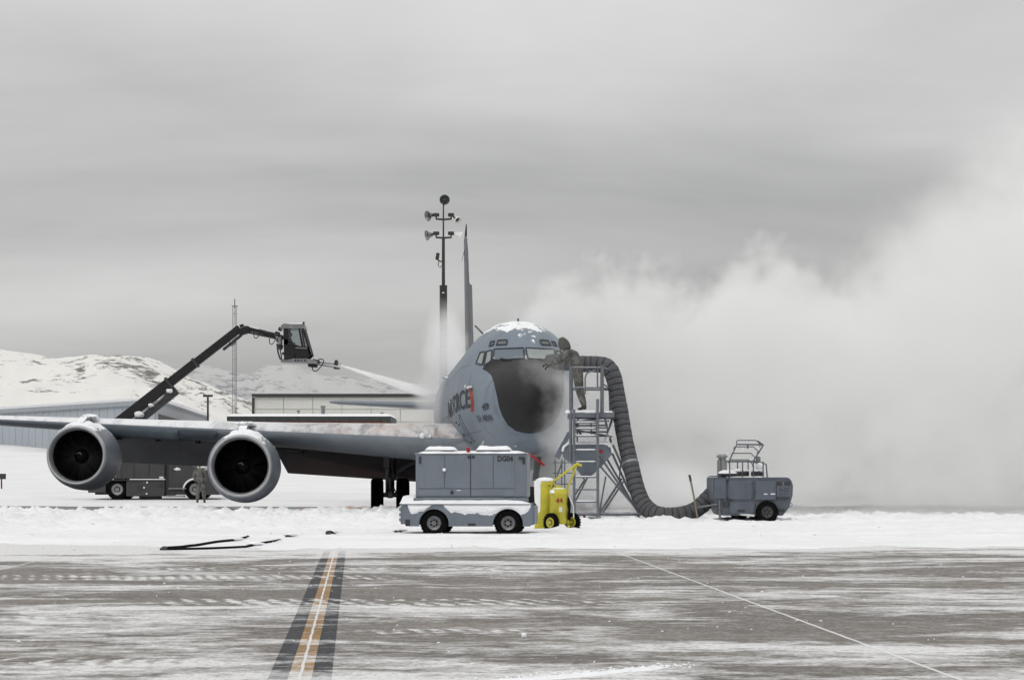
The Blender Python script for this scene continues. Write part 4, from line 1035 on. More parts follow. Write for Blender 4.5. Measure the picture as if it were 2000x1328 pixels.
    b = B(); drift(b, xl - .03, xr + .02, -D - .03, D, 1.625, .06, 3); b.build('snow_cap', mt['snow'], t, 60)
    b = B(); drift(b, -.86, -.26, -.48, .46, 1.70, .075, 5, 24); b.build('snow_cap', mt['snow'], t, 60)
    b = B(); drift(b, .16, .84, -.55, .46, 1.70, .085, 9, 24); b.build('snow_cap', mt['snow'], t, 60)
    b = B(); drift(b, -1.29, 1.28, -D - .10, -D + .12, .64, .07, 12, 70, 10); b.build('snow_cap', mt['snow'], t, 60)
    b = B(); drift(b, -1.32, -.98, -D - .1, D, .64, .16, 19, 20, 10); b.build('snow_cap', mt['snow'], t, 60)
    # snow plastered on the skirt
    b = B()
    def pf(i, j):
        u = i / 110; x = -1.16 + 2.42 * u; v = j / 12; nn = fbm(np.array([x * 4.0]), np.array([3.3]), 5, .6)[0]; n2 = fbm(np.array([x * 9.0]), np.array([v * 4]), 4, .6)[0]
        L = (.10 + .14 * nn + .07 * (n2 - .5)) * (0.12 if -.72 < x < -.45 else 1.0) * float(np.interp(x, [-1.16, -1.1, -.85, -.72, -.45, -.3, 1.2, 1.27], [.2, 1.1, 1.0, .3, .3, 1, 1.25, .3]))
        for wxx in (-.645, .81):
            if abs(x - wxx) < .36: L = min(L, max(.03, .63 - .10 - (.245 + math.sqrt(max(0, .30 ** 2 - (x - wxx) ** 2))) + .10))
        off = .035 * math.sin(math.pi * min(1, v * 1.05)) * (.5 + n2)
        return (x, -D - .048 - off, .665 - L * v - .035)
    b.grid(pf, 111, 13); b.build('plastered_snow', mt['snow'], t, 60)
generator()

# ------------------------------------------------------------------ wheeled fire extinguishers
def extinguishers():
    Y = 46.6; k = Y / FPX
    def X(px): return (px - 1000) * k
    def Z(py): return CAMZ + (HORIZ - py) * k
    # tall one with snow on its shoulder
    cx = X(1065); t = thing('fire_extinguisher', 'tall yellow extinguisher drum with snow on its top and side, beside the generator', 'extinguisher', (cx, Y + .3, 0), 0, 'yellow fire extinguishers')
    B().lathe([(.20, .03), (.215, .05), (.215, 1.02), (.19, 1.10), (.10, 1.13), (0, 1.135)], n=28).build('cylinder', mt['yellow'], t, 40)
    B().box((-.06, -.02, .08), (.34, .36, .16), None, .02, 1).build('base', mt['yellow'], t, 0)
    b = B(); b.lathe([(.205, 0), (.20, .035), (.13, .07), (0, .085)], (0, 0, 1.09), (0, 0, 1), 24, cap=False); b.build('snow_cap', mt['snow'], t, 60)
    b = B()
    def sf(i, j):
        a = R(150) + R(95) * i / 24; v = j / 20; nn = fbm(np.array([i * .28]), np.array([v * 3]), 4)[0]
        ed = min(1, 5 * min(i / 24, 1 - i / 24)); L = .42 + .55 * fbm(np.array([i * .35]), np.array([7.0]), 3)[0]
        r = .21 + .03 * ed * (nn + .3) * (1 - v ** 3); return (r * math.cos(a), r * math.sin(a), 1.10 - L * v)
    b.grid(sf, 25, 21); b.build('plastered_snow', mt['snow'], t, 60)
    B().box((.14, -.17, .99), (.1, .06, .05), Rz(.5), .012, 1).build('valve', mt['dark'], t, 0)
    B().tube([(.06, -.225, 1.02), (.20, -.12, 1.02), (.22, 0, 1.02)], .025, 6).build('collar', mt['yellow'], t, 60)
    # wheeled one marked 44
    cx = X(1091); t = thing('fire_extinguisher', 'yellow wheeled extinguisher marked 44 with raised tow handle', 'extinguisher', (cx, Y - .1, 0), R(6), 'yellow fire extinguishers')
    B().lathe([(.15, .16), (.172, .2), (.172, .80), (.178, .81), (.178, .86), (.15, .92), (.07, .95), (.07, .99), (0, 1.0)], n=28).build('cylinder', mt['yellow'], t, 40)
    letters('number_lettering', '44', .155, mt['inkred'], t, (-.085, -.178, .62), squeeze=1.0, bold=.03)
    B().box((0.02, -.170, .48), (.07, .012, .11), None, .004, 1).build('label_plate', mt['white'], t, 0)
    for s in (-1, 1):
        x = -.16 if s < 0 else .21
        B().tube([(x, .10, .10), (x, .12, .95), (x + .06, .05, 1.1), (.33 if s < 0 else .36, -.18, 1.42)], .024, 8).build('frame_tube', mt['yellow'], t, 60)
    B().tube([(.30, -.18, 1.42), (.38, -.20, 1.46), (.47, -.18, 1.42)], .03, 8).build('handle', mt['yellow'], t, 60)
    B().tube([(-.17, .12, .9), (.21, .12, .9)], .02, 8).build('cross_tube', mt['yellow'], t, 60)
    for x, y_ in ((-.19, -.22), (.34, .24)):
        rw = wheel(t, (0, 0, 0), .2, .085, hubmat='yellow', lugs=20); rw.matrix_basis = Matrix.Translation((x, y_, .2)) @ Matrix.Rotation(R(41), 4, 'Z')
    B().tube([(-.19, -.22, .2), (.34, .24, .2)], .02, 8).build('axle', mt['yellow'], t, 60)
    B().tube([(-.1, -.05, .16), (-.02, -.2, .05), (.14, -.22, .04), (.22, -.1, .12)], .018, 8).build('skid', mt['yellow'], t, 60)
    pts = []
    for k_ in range(40):
        a = k_ * .45; pts.append((.215 + .02 * math.sin(k_ * 1.9), -.06 + .07 * math.cos(a), .50 + .24 * math.sin(a)))
    B().tube(pts, .016, 6).build('hose', mt['rubber'], t, 60)
    B().tube([(.22, -.1, .75), (.30, -.13, .55), (.31, -.12, .3)], .014, 6).build('hose_end', mt['white'], t, 60)
    b = B(); b.lathe([(.15, 0), (.13, .035), (.05, .05), (0, .055)], (0, 0, .90), (0, 0, 1), 20, cap=False); b.build('snow_cap', mt['snow'], t, 60)
    b = B(); drift(b, -.19, -.10, -.16, .1, .83, .07, 3, 10, 8); b.build('snow_patch', mt['snow'], t, 60)
extinguishers()

# ------------------------------------------------------------------ maintenance stand
YS = 58.0; KS = YS / FPX
def SX(px): return (px - 1000) * KS
def SZ(py): return CAMZ + (HORIZ - py) * KS
def stand():
    cx = SX(1165); t = thing('maintenance_stand', 'grey tubular maintenance stand with ladder and snowy platform beside the nose', 'work stand', (cx, YS, 0))
    g = mt['galv']
    def L(px, py, dy=0.0): return (SX(px) - cx, dy, SZ(py))
    def tb(name, pts, r=.026, n=8, mat=g): return B().tube(pts, r, n).build(name, mat, t, 60)
    zp = SZ(806)
    # platform: deck of slats with a snowy top
    x0, x1 = SX(1113) - cx, SX(1198) - cx
    for k in range(7):
        B().box(((x0 + x1) / 2, .06 + 1.3 * (k + .5) / 7, zp - .03), (x1 - x0, 1.3 / 7 - .015, .05), None, .006, 1).build('deck_plank', g, t, 0)
    for y in (0, 1.36): B().box(((x0 + x1) / 2, y, zp - .06), (x1 - x0 + .06, .06, .14), None, .008, 1).build('deck_frame', g, t, 0)
    for x in (x0, x1): B().box((x, .68, zp - .06), (.06, 1.3, .139), None, .008, 1).build('deck_frame', g, t, 0)
    b = B(); drift(b, x0 - .02, x1 - .42, -.045, .9, zp - .005, .085, 4, 30, 10, .1); b.build('snow_cap', mt['snow'], t, 60)
    b = B(); drift(b, x1 - .40, x1 + .02, -.03, .9, zp - .005, .06, 6, 16, 10, .1); b.build('snow_cap', mt['snow'], t, 60)
    b = B(); b.blob((x0 - .06, -.05, zp + .02), (.07, .08, .05), 2, .3, 3); b.build('snow_cap', mt['snow'], t, 60)
    # guard rails
    tb('rail_post', [L(1114.5, 900, -.02), L(1114.5, 716, -.02)], .042); tb('rail_post', [L(1176, 806), L(1176, 713)], .05); tb('rail_post', [L(1167, 757), L(1167, 716)], .022)
    tb('rail_post', [L(1196, 806, 1.3), L(1194, 716, 1.3)], .03); tb('rail_post', [L(1120, 806, 1.3), L(1120, 716, 1.3)], .03)
    tb('guard_rail', [L(1112, 718), L(1178, 718)], .026); tb('guard_rail', [L(1114, 757), L(1178, 757)], .026)
    tb('guard_rail', [L(1178, 718), L(1196, 718, 1.3)], .024); tb('guard_rail', [L(1178, 757), L(1196, 757, 1.3)], .024); tb('guard_rail', [L(1178, 750), L(1193, 755, .9)], .02)
    tb('guard_rail', [L(1120, 718, 1.3), L(1196, 718, 1.3)], .024); tb('guard_rail', [L(1120, 757, 1.3), L(1196, 757, 1.3)], .024)
    tb('gate_rail', [L(1143, 770, .05), L(1143, 738, .05), L(1145.5, 730, .05), L(1152, 725.5, .05), L(1164, 724, .05)], .02)
    # ladder: two rails and treads
    tb('ladder_rail', [L(1121, 1004, -.28), L(1121, 800, -.02)], .036); B().box(((SX(1167) - cx), -.16, (SZ(1008) + SZ(779)) / 2), (.075, .09, SZ(779) - SZ(1008)), Rx(R(-4.0)), .01, 1).build('ladder_rail', g, t, 0)
    for i, py in enumerate((1004, 980, 956, 932, 903, 880, 852, 838, 826)):
        f = (1008 - py) / 208; y = -.28 + .26 * f
        B().box((SX(1144) - cx, y + .06, SZ(py)), (SX(1166) - SX(1122), .20, .035), None, .006, 1).build('tread', g, t, 0)
        if i % 2 or i > 3: b = B(); drift(b, SX(1123) - cx, SX(1165) - cx, y - .035, y + .15, SZ(py) + .015, .03, i * 3.1, 16, 6); b.build('snow_cap', mt['snow'], t, 60)
    # lower landing with a tapering sheet-metal skirt, snow along its lip
    xa, xb, xc = SX(1098) - cx, SX(1196) - cx, SX(1147) - cx; zt = SZ(866)
    prof = [(xa + .02, zt - .22), (xa + .05, zt - .10), (xa + .16, zt - .01), (xa + .28, zt), (xb - .24, zt), (xb - .10, zt - .03), (xb, zt - .14), (xb + .03, zt - .26), (xb - .28, zt - .62), (xc + .12, zt - .88), (xc - .10, zt - .90), (xa + .36, zt - .62), (xa + .05, zt - .36)]
    B().prism([(x, .35, z_) for x, z_ in prof], (0, .75, 0)).build('hopper_skirt', mt['cartgrey'], t, 30)
    b = B(); b.tube([(x, .33, z_ + .012) for x, z_ in prof[0:8]], .035, 8); b.build('snow_cap', mt['snow'], t, 60)
    b = B(); drift(b, xa + .14, xb - .1, .34, 1.1, zt - .005, .06, 8, 30, 8); b.build('snow_cap', mt['snow'], t, 60)
    B().prism([(xa - .20, .8, zt - .34), (xa - .06, .8, zt - .42), (xa + .28, .8, zt + .32), (xa + .17, .8, zt + .34)], (0, .1, 0)).build('side_plate', mt['cartgrey'], t, 0)
    B().lathe([(.05, 0), (.05, .03), (0, .035)], (SX(1175) - cx, .34, SZ(881)), (0, -1, 0), 14).build('red_knob', mt['redlamp'], t, 40)
    # trusses
    for nm, a, c, r in (('brace', (1172, 890, .2), (1249, 1004, .0), .03), ('brace', (1178, 880, .5), (1252, 1000, 1.6), .028), ('brace', (1168, 905, .0), (1240, 990, .0), .026), ('brace', (1191, 872, .3), (1233, 960, 1.0), .03),
                        ('brace', (1168, 1006, -.1), (1217, 935, .9), .032), ('brace', (1176, 1004, .2), (1222, 940, 1.2), .026), ('brace', (1185, 930, .6), (1172, 1004, .6), .02), ('brace', (1198, 868, .3), (1222, 920, .6), .03),
                        ('brace', (1118, 990, .1), (1152, 925, .3), .026), ('brace', (1122, 968, .1), (1142, 938, .4), .024), ('brace', (1137, 930, .3), (1146, 940, .3), .02), ('brace', (1100, 900, .9), (1080, 960, 1.5), .022),
                        ('brace', (1180, 810, .1), (1196, 862, .8), .03), ('brace', (1199, 812, .6), (1184, 862, .4), .034), ('brace', (1118, 812, .1), (1136, 848, .6), .034), ('brace', (1136, 822, .2), (1196, 812, .8), .026), ('brace', (1125, 838, .8), (1196, 852, .2), .022),
                        ('brace', (1130, 812, .4), (1128, 862, .4), .024), ('brace', (1155, 822, .5), (1157, 848, .5), .02), ('brace', (1213, 935, .9), (1215, 900, .6), .02)):
        tb(nm, [L(*a), L(*c)], r)
    for py, dy in ((822, .05), (835, .1), (842, .7), (829, .9), (850, .8)): tb('cross_tube', [L(1122, py, dy), L(1190, py, dy)], .022)
    # frost on the slanting braces that face up
    tb('frosted_brace', [L(1199, 826, .55), L(1185, 862, .37)], .045, 8, mt['snow'])
    for x in (1087, 1100, 1106): tb('rail_post', [L(x, 985, 1.7), L(x, 895, 1.7)], .016)
    for py in (902, 923, 945): tb('cross_tube', [L(1082, py, 1.7), L(1122, py, 1.7)], .014)
    # base frame and casters
    for y in (-.05, 1.75): tb('base_tube', [L(1104, 1004, y), L(1251, 1004, y)], .036)
    for x in (1104, 1168, 1251): tb('base_tube', [L(x, 1004, -.05), L(x, 1004, 1.75)], .034)
    for x, y in ((1108, 1.7), (1247, -.03), (1247, 1.7), (1141, -.12)):
        px, z_ = SX(x) - cx, SZ(1004)
        B().box((px, y, z_ - .05), (.06, .06, .1), None, .01, 1).build('caster_fork', mt['redlamp'] if x == 1141 else mt['steel'], t, 0)
        B().lathe([(.03, -.03), (.075, -.03), (.085, 0), (.075, .03), (.03, .03)], (px, y, .085), (1, 0, 0), 18).build('caster_wheel', mt['redlamp'] if x == 1141 else mt['rubber'], t, 40)
    b = B(); drift(b, SX(1106) - cx, SX(1245) - cx, -.1, 1.5, .0, .05, 33, 40, 12); b.build('trodden_snow', mt['snow'], t, 60)
stand()

# ------------------------------------------------------------------ heater duct
def spline(pts, n):
    pts = [Vector(p) for p in pts]; o = []
    for i in range(len(pts) - 1):
        p0, p1, p2, p3 = pts[max(i - 1, 0)], pts[i], pts[i + 1], pts[min(i + 2, len(pts) - 1)]
        for k in range(n):
            t = k / n; o.append(.5 * ((2 * p1) + (p2 - p0) * t + (2 * p0 - 5 * p1 + 4 * p2 - p3) * t * t + (3 * p1 - p0 - 3 * p2 + p3) * t ** 3))
    o.append(pts[-1]); return o
def duct():
    ctl = [(1086, 706, 59.6), (1110, 708, 59.5), (1140, 711, 59.4), (1166, 711.5, 59.3), (1186, 716, 59.2), (1198, 735, 59.1), (1205, 770, 59.0), (1213, 815, 58.8), (1221, 860, 58.6), (1231, 905, 58.4), (1241, 945, 58.2), (1252, 975, 58.0), (1268, 996, 57.8), (1292, 1006, 57.5), (1325, 1006, 57.5), (1352, 999, 57.6), (1373, 984, 57.7), (1392, 963, 57.8)]
    pts = spline([P(*c) for c in ctl], 30); d = [0.0]
    for a, c in zip(pts, pts[1:]): d.append(d[-1] + (c - a).length)
    Lt = d[-1]
    t = thing('heater_duct', 'thick ribbed grey heater duct looping from the heater up to the nose', 'duct', tuple(P(1300, 1020, 57.5)))
    # sample evenly with ribs every 17 cm, bulging between them
    pitch = .172; nr = int(Lt / pitch); m = nr * 6
    rnd = random.Random(2); sag = [rnd.uniform(.5, 1.5) for _ in range(nr + 2)]
    def at(u):
        i = min(max(np.searchsorted(d, u) - 1, 0), len(pts) - 2); return pts[i].lerp(pts[i + 1], (u - d[i]) / max(1e-6, d[i + 1] - d[i]))
    P_, r_ = [], []
    for k in range(m + 1):
        u = Lt * k / m; f = (u / (Lt / nr)) % 1.0; P_.append(at(u)); r_.append(.210 + .018 * math.sin(math.pi * f) * sag[int(u / (Lt / nr))])
    B().tube(P_, r_, 20).build('duct_sleeve', mt['duct'], t, 180, world=True)
    for k in range(1, nr):
        u = Lt * k / nr; c = at(u); tg = (at(min(u + .05, Lt)) - at(max(0, u - .05))).normalized(); e = rnd.uniform(-.22, .22); tg = (tg + Vector((0, 0, e * .6)) + Vector((e, 0, 0)) * .5).normalized()
        a = tg.orthogonal().normalized(); bb = tg.cross(a); mat = 'ductrib'
        B().tube([c + (a * math.cos(q) + bb * math.sin(q)) * .2165 for q in [2 * math.pi * i / 20 for i in range(20)]], .0135, 5, closed=True).build('rib', mt[mat], t, 60, world=True)
    # pale clamp band between two lengths
    c = at(Lt * .545); tg = (at(Lt * .55) - at(Lt * .54)).normalized(); B().lathe([(.222, -.04), (.232, -.03), (.232, .03), (.222, .04)], c, tg, 20, cap=False).build('clamp_band', mt['lampgrey'], t, 60, world=True)
    tg = (pts[0] - pts[3]).normalized(); B().lathe([(.17, .12), (.225, .0), (.225, .02), (.17, .28), (.16, .28), (.12, -.05)], pts[0], tg, 20, cap=False).build('nozzle', mt['dark'], t, 40, world=True)
duct()

# ------------------------------------------------------------------ heater cart
def heater():
    Y = 57.2; k = Y / FPX; cx = (1463 - 1000) * k
    t = thing('heater_cart', 'blue-grey towable heater cart marked H-02 with rack and exhaust on top', 'heater', (cx, Y, 0), R(2.0))
    def X(px): return (px - 1463) * k
    def Z(py): return CAMZ + (HORIZ - py) * k
    H, D = mt['heater'], .68; x0, x1 = X(1386), X(1541); zt, zb = Z(932), Z(1006)
    sil = [(x0, zt), (x0, Z(975)), (x0 + .18, Z(1003)), (x0 + .30, zb)] + [(X(1521), zb), (x1 - .10, Z(990)), (x1 - .01, Z(966)), (x1, Z(948)), (x1 - .03, Z(940)), (x1 - .10, zt + .0 - .02), (x1 - .2, zt)]
    B().prism([(x, -D, z_) for x, z_ in sil], (0, 2 * D, 0)).build('body', H, t, 0)
    F = -D
    def pan(name, a, c, e, f, mat='heaterlt', th=.03): return B().box(((X(a) + X(c)) / 2, F - th / 2 + .004, (Z(e) + Z(f)) / 2), (X(c) - X(a), th, abs(Z(e) - Z(f))), None, .008, 1).build(name, mt[mat], t, 0)
    d = pan('door', 1467, 1507, 939, 976, th=.05); pan('door', 1415, 1462, 938, 975); pan('lower_panel', 1418, 1466, 980, 1002); pan('end_panel', 1388, 1411, 936, 974, 'heaterlt')
    pan('rear_panel', 1509, 1538, 941, 970, 'heaterlt', .02)
    for a, e, w_, h_ in ((1414, 937, 7, 3), (1414, 942, 2, 7), (1414, 972, 2, 8), (1418, 975, 10, 3), (1403, 974, 6, 2), (1411, 984, 12, 9), (1461, 943, 2, 3), (1461, 972, 3, 3), (1468, 960, 2, 8)):
        pan('hinge', a - w_ / 2, a + w_ / 2, e - h_ / 2, e + h_ / 2, 'dark', .05)
    for a in (1511, 1517, 1523.5, 1530): pan('vent_slot', a - 2, a + 2, 971.5, 975, 'dark', .045)
    for a, e, w_, h_ in ((1440, 996.5, 14, 5), (1518, 995.5, 13, 4.5)): pan('lift_pocket', a - w_ / 2, a + w_ / 2, e - h_ / 2, e + h_ / 2, 'dark', .04)
    pan('louvre', 1510, 1520, 940.5, 948, 'dark', .035); pan('louvre', 1524, 1536, 940.5, 948, 'dark', .035); pan('label_plate', 1484, 1491, 963.2, 965.5, 'white', .06); pan('label_plate', 1497, 1506, 963, 965.5, 'white', .06); pan('label_plate', 1444, 1446, 946, 950, 'lampgrey', .06); pan('label_plate', 1520.5, 1523, 940.5, 946, 'lampgrey', .03)
    letters('number_lettering', 'H-02', .155, mt['ink'], t, (X(1514), F - .022, Z(960)), squeeze=.78); letters('caption_lettering', 'HEATER', .06, mt['ink'], t, (X(1514), F - .022, Z(966.5)), squeeze=.95)
    B().box((X(1396), 0, Z(930)), (.2, 1.2, .03), None, .01, 1).build('lid', H, t, 0)
    # wheels
    rot_wheel(t, X(1490), -D - .02, .285, .29, .19, hubmat='dark'); rot_wheel(t, X(1490), D + .02, .285, .29, .19, hubmat='dark'); rot_wheel(t, X(1449), D - .15, .20, .21, .16, hubmat='dark')
    B().tube([(X(1490), -D, .285), (X(1490), D, .285)], .04, 8).build('axle', mt['dark'], t, 60)
    B().tube([(X(1402), -D + .1, Z(1000)), (X(1466), -D - .03, Z(1006))], .03, 8).build('frost_rail', mt['white'], t, 60)
    # towing jack and hooks
    B().tube([(X(1399), F - .03, Z(1013)), (X(1398), F - .03, Z(975))], .03, 8).build('jack_leg', mt['steel'], t, 60)
    B().tube([(X(1394), F - .03, Z(984)), (X(1355), F - .06, Z(990))], .025, 8).build('drawbar', mt['steel'], t, 60)
    for a, e in ((1391, 999), (1536.5, 985)):
        B().tube([(X(a) + .045 * math.cos(q), F + .03, Z(e) + .05 * math.sin(q)) for q in [i * math.pi / 6 for i in range(12)]], .01, 6, closed=True).build('tie_ring', mt['steel'], t, 60)
    # top fittings: exhaust stacks, snowy dome, rack
    for a, y in ((1407, .1), (1413.5, -.05)):
        B().lathe([(.065, 0), (.075, .04), (.075, .45), (.05, .47), (.05, .52), (.095, .53), (.095, .57), (.05, .61), (0, .62)], (X(a), y, zt), n=18).build('exhaust_stack', mt['lampgrey'], t, 40)
    B().lathe([(.26, 0), (.28, .05), (.22, .12), (0, .15)], (X(1420), -.2, zt + .02), n=24).build('filler_dome', mt['dark'], t, 40)
    b = B(); b.lathe([(.27, 0), (.25, .05), (.15, .09), (0, .10)], (X(1420), -.2, zt + .10), (0, 0, 1), 24, cap=False); b.build('snow_cap', mt['snow'], t, 60)
    for i, a in enumerate((1437, 1454, 1472, 1483)):
        B().lathe([(.09, 0), (.11, .02), (.11, .14), (.08, .16), (0, .17)], (X(a), -.25 + .15 * (i % 2), zt), n=14).build('engine_fitting', mt['dark'], t, 40)
        b = B(); b.blob((X(a), -.3 + .15 * (i % 2), zt + .18), (.10, .12, .04), 2, .4, 3, i); b.build('snow_cap', mt['snow'], t, 60)
    B().lathe([(.05, 0), (.05, .34), (.065, .35), (.065, .55), (0, .56)], (X(1482), .1, zt), n=12).build('chimney', mt['lampgrey'], t, 40)
    b = B(); b.blob((X(1484), -.02, zt + .30), (.12, .12, .10), 2, .4, 3, 4); b.build('snow_cap', mt['snow'], t, 60)
    def rk(name, pts, r=.016): B().tube(pts, r, 6).build(name, mt['heater'], t, 60)
    zr = Z(901)
    for y in (-.5, .45):
        rk('rack_rail', [(X(1419), y, zr), (X(1476), y, zr), (X(1491), y, Z(907)), (X(1493), y, zt)], .02)
        for a in (1420, 1445, 1466, 1485): rk('rack_post', [(X(a), y, zt), (X(a), y, zr)], .016)
    for a in (1419, 1476): rk('rack_rail', [(X(a), -.5, zr), (X(a), .45, zr)])
    for i in range(4):     # raised hinged frame, four bent tubes in steps
        f = i / 3; e = 899 - 38 * f; xa = 1419 + 18 * f; wd = 43
        rk('rack_hoop', [(X(xa), -.45 + .3 * f, Z(e + 6)), (X(xa), -.45 + .3 * f, Z(e + 1)), (X(xa + 2), -.45 + .3 * f, Z(e - .5 * 2)), (X(xa + wd - 5), -.45 + .3 * f, Z(e - 1)), (X(xa + wd + 4), -.45 + .3 * f, Z(e + 9 - 2 * f)), (X(xa + wd + 2), -.45 + .3 * f, Z(e + 12))], .014)
    rk('rack_arm', [(X(1419), -.48, zr), (X(1437), -.2, Z(868)), (X(1488), -.2, Z(868.5))], .02); rk('rack_arm', [(X(1466), -.48, zr), (X(1489), -.2, Z(869)), (X(1478), -.15, Z(861))], .02)
    B().tube([(X(1458.5), -.2, Z(869)), (X(1458.5), -.2, Z(876))], .02, 6).build('rack_lamp', mt['dark'], t, 60)
    b = B(); drift(b, X(1420), X(1492), -.55, .5, zt, .03, 21, 20, 8); b.build('snow_cap', mt['snow'], t, 60)
heater()
# tow bar handle stuck upright in the snow
pb = P(1364.5, 1014, 56.6); pt = P(1346.5, 927, 56.6)
t = thing('tow_pole', 'thin pale pole standing tilted in the snow before the heater cart', 'pole', (pb.x, pb.y, 0))
B().tube([pb - Vector((0, 0, .1)), pb.lerp(pt, .55), pb.lerp(pt, .86)], .026, 8).build('shaft', mt['wood'], t, 60, world=True)
B().tube([pb.lerp(pt, .86), pt], .032, 8).build('grip', mt['dark'], t, 60, world=True)
b = B(); b.blob((0, -.02, .03), (.22, .16, .07), 2, .4, 2.4, 3); b.build('snow_foot', mt['snow'], t, 60)

# black hoses and a scrap lying on the near snow
def ground_hose(ctl, r, label, flat=.6):
    pts = spline([Vector((P(px, 0, Y).x, Y, max(bank_h(P(px, 0, Y).x, Y), -.012) + r * flat * .8 + dz)) for px, Y, dz in ctl], 14)
    for v in pts: v.z = max(bank_h(v.x, v.y), -.012) + r * .75
    o = thing('rubber_hose', label, 'hose', tuple(pts[0])); m = len(pts)
    b = B(); b.tube(pts, [r * (1.0 - .75 * max(0, (k / (m - 1) - .8) / .2)) for k in range(m)], 8); b.build('hose_length', mt['rubber'], o, 60, world=True)
    b = B(); b.tube([pts[0] - (pts[1] - pts[0]).normalized() * .06, pts[0] + (pts[1] - pts[0]).normalized() * .05], r * 1.25, 8); b.build('hose_end', mt['dark'], o, 60, world=True)
    q = pts[int(m * .62)]; b = B(); b.blob(q + Vector((0, 0, r * .8)), (.16, .10, .03), 2, .5, 2.5, 2); b.build('snow_patch', mt['snow'], o, 60, world=True)
ground_hose([(322, 34.6, .0), (380, 35.6, .0), (440, 36.8, .01), (470, 37.9, .01), (487, 39.6, .0)], .024, 'black rubber hose on the snow, the shorter upper one of two')
ground_hose([(320, 34.0, .0), (400, 34.4, .0), (470, 35.2, .01), (520, 36.2, .01), (549, 37.6, .0)], .021, 'black rubber hose on the snow, the longer lower one of two')
ground_hose([(562, 39.4, .0), (567, 39.5, .0), (572, 39.7, 0)], .02, 'short black hose end poking from the snow beyond the long hose')
ground_hose([(641, 41.2, .0), (648, 41.6, .01), (655, 42.4, .02)], .035, 'small black rubber scrap on the snow left of the generator cart')

ground_hose([(773, 43.0, .0), (778, 43.3, .03), (784, 43.0, .0)], .018, 'tiny dark scrap in the snow just left of the generator wheels')
# ------------------------------------------------------------------ marker at the far left edge
p = P(3, 0, 118.0); t = thing('marker_post', 'small dark marker sign on a post at the far left edge of the snow', 'sign', (p.x, 118.0, float(gz(0, 118)) - .1))
B().lathe([(.04, 0), (.04, .75), (0, .75)], n=8).build('post', mt['poledark'], t, 40); B().box((0, -.04, .78), (.5, .05, .3), None, .01, 1).build('plate', mt['dark'], t, 0)

# ------------------------------------------------------------------ floodlight pole
def flood_pole():
    Y = 125.0; k = Y / FPX; p = P(866, 0, Y); zb = float(gz(0, Y)) - .1
    t = thing('floodlight_pole', 'tall dark floodlight pole with clustered lamps behind the tail fin', 'light pole', (p.x, Y, zb))
    def L(px, py, dy=0): return Vector(((px - 866) * k, dy, CAMZ + (HORIZ - py) * k - zb))
    z1 = L(0, 561).z; z2 = L(0, 465).z; z3 = L(0, 403).z
    B().lathe([(.24, 0), (.22, z1), (.23, z1 + .02), (.23, z1 + .1), (0, z1 + .1)], n=16).build('pole_lower', mt['poledark'], t, 40)
    B().lathe([(.10, z1), (.085, z2), (.05, z2 + .02), (.04, z3), (0, z3)], n=12).build('pole_upper', mt['poledark'], t, 40)
    for py in (428, 464):
        B().tube([L(852, py - 8), L(852, py), L(866, py + 1), L(881, py), L(881, py - 8)], .06, 8).build('cross_arm', mt['poledark'], t, 60)
    def lamp(c, d, r=.33, m='lampgrey', back=True):
        d = Vector(d).normalized()
        o = B().lathe([(.06, -.42), (.10, -.36), (r * .55, -.18), (r * .9, -.02), (r, .02), (r * .92, .03), (r * .8, -.03), (r * .4, -.12), (0, -.15)], c, d, 20, cap=False).build('floodlight', mt[m], t, 50)
        B().lathe([(r * .45, -.02), (r * .3, .02), (0, .03)], Vector(c) + d * -.06, d, 16).build('lens', mt['dark'], o, 50)
        return o
    lamp(L(868.5, 391, -.1), (.05, -1, .05), .30, 'inkgrey'); B().tube([L(866, 402), L(868, 396, .1)], .05, 6).build('bracket', mt['poledark'], t, 60)
    for hx, hy, lx, ly, d in ((852, 420, 836, 422, (-.75, -.6, -.25)), (881, 420, 895, 431, (.55, -.6, -.6)), (852, 456, 834, 460, (-.9, -.4, -.2)), (881, 456, 900, 461, (.95, .1, -.35))):
        B().box(L(hx, hy), (.36, .3, .2), None, .05).build('ballast', mt['poledark'], t, 0)
        lamp(L(lx, ly), d, .31 if lx < 870 else .27, 'lampgrey' if lx < 870 else 'white'); B().tube([L(hx, hy), L(lx, ly)], .045, 6).build('bracket', mt['poledark'], t, 60)
    B().box(L(854.5, 501), (.20, .2, .42), Ry(.15), .05).build('speaker_box', mt['poledark'], t, 0); B().tube([L(855, 508), L(864, 512)], .04, 6).build('bracket', mt['poledark'], t, 60)
    B().tube([L(857, 510), L(856, 519), L(859, 523), L(864, 518)], .03, 6).build('cable', mt['lampgrey'], t, 60)
    B().box(L(866, 572.5, -.23), (.12, .04, .06)).build('plate', mt['white'], t, 0)
flood_pole()

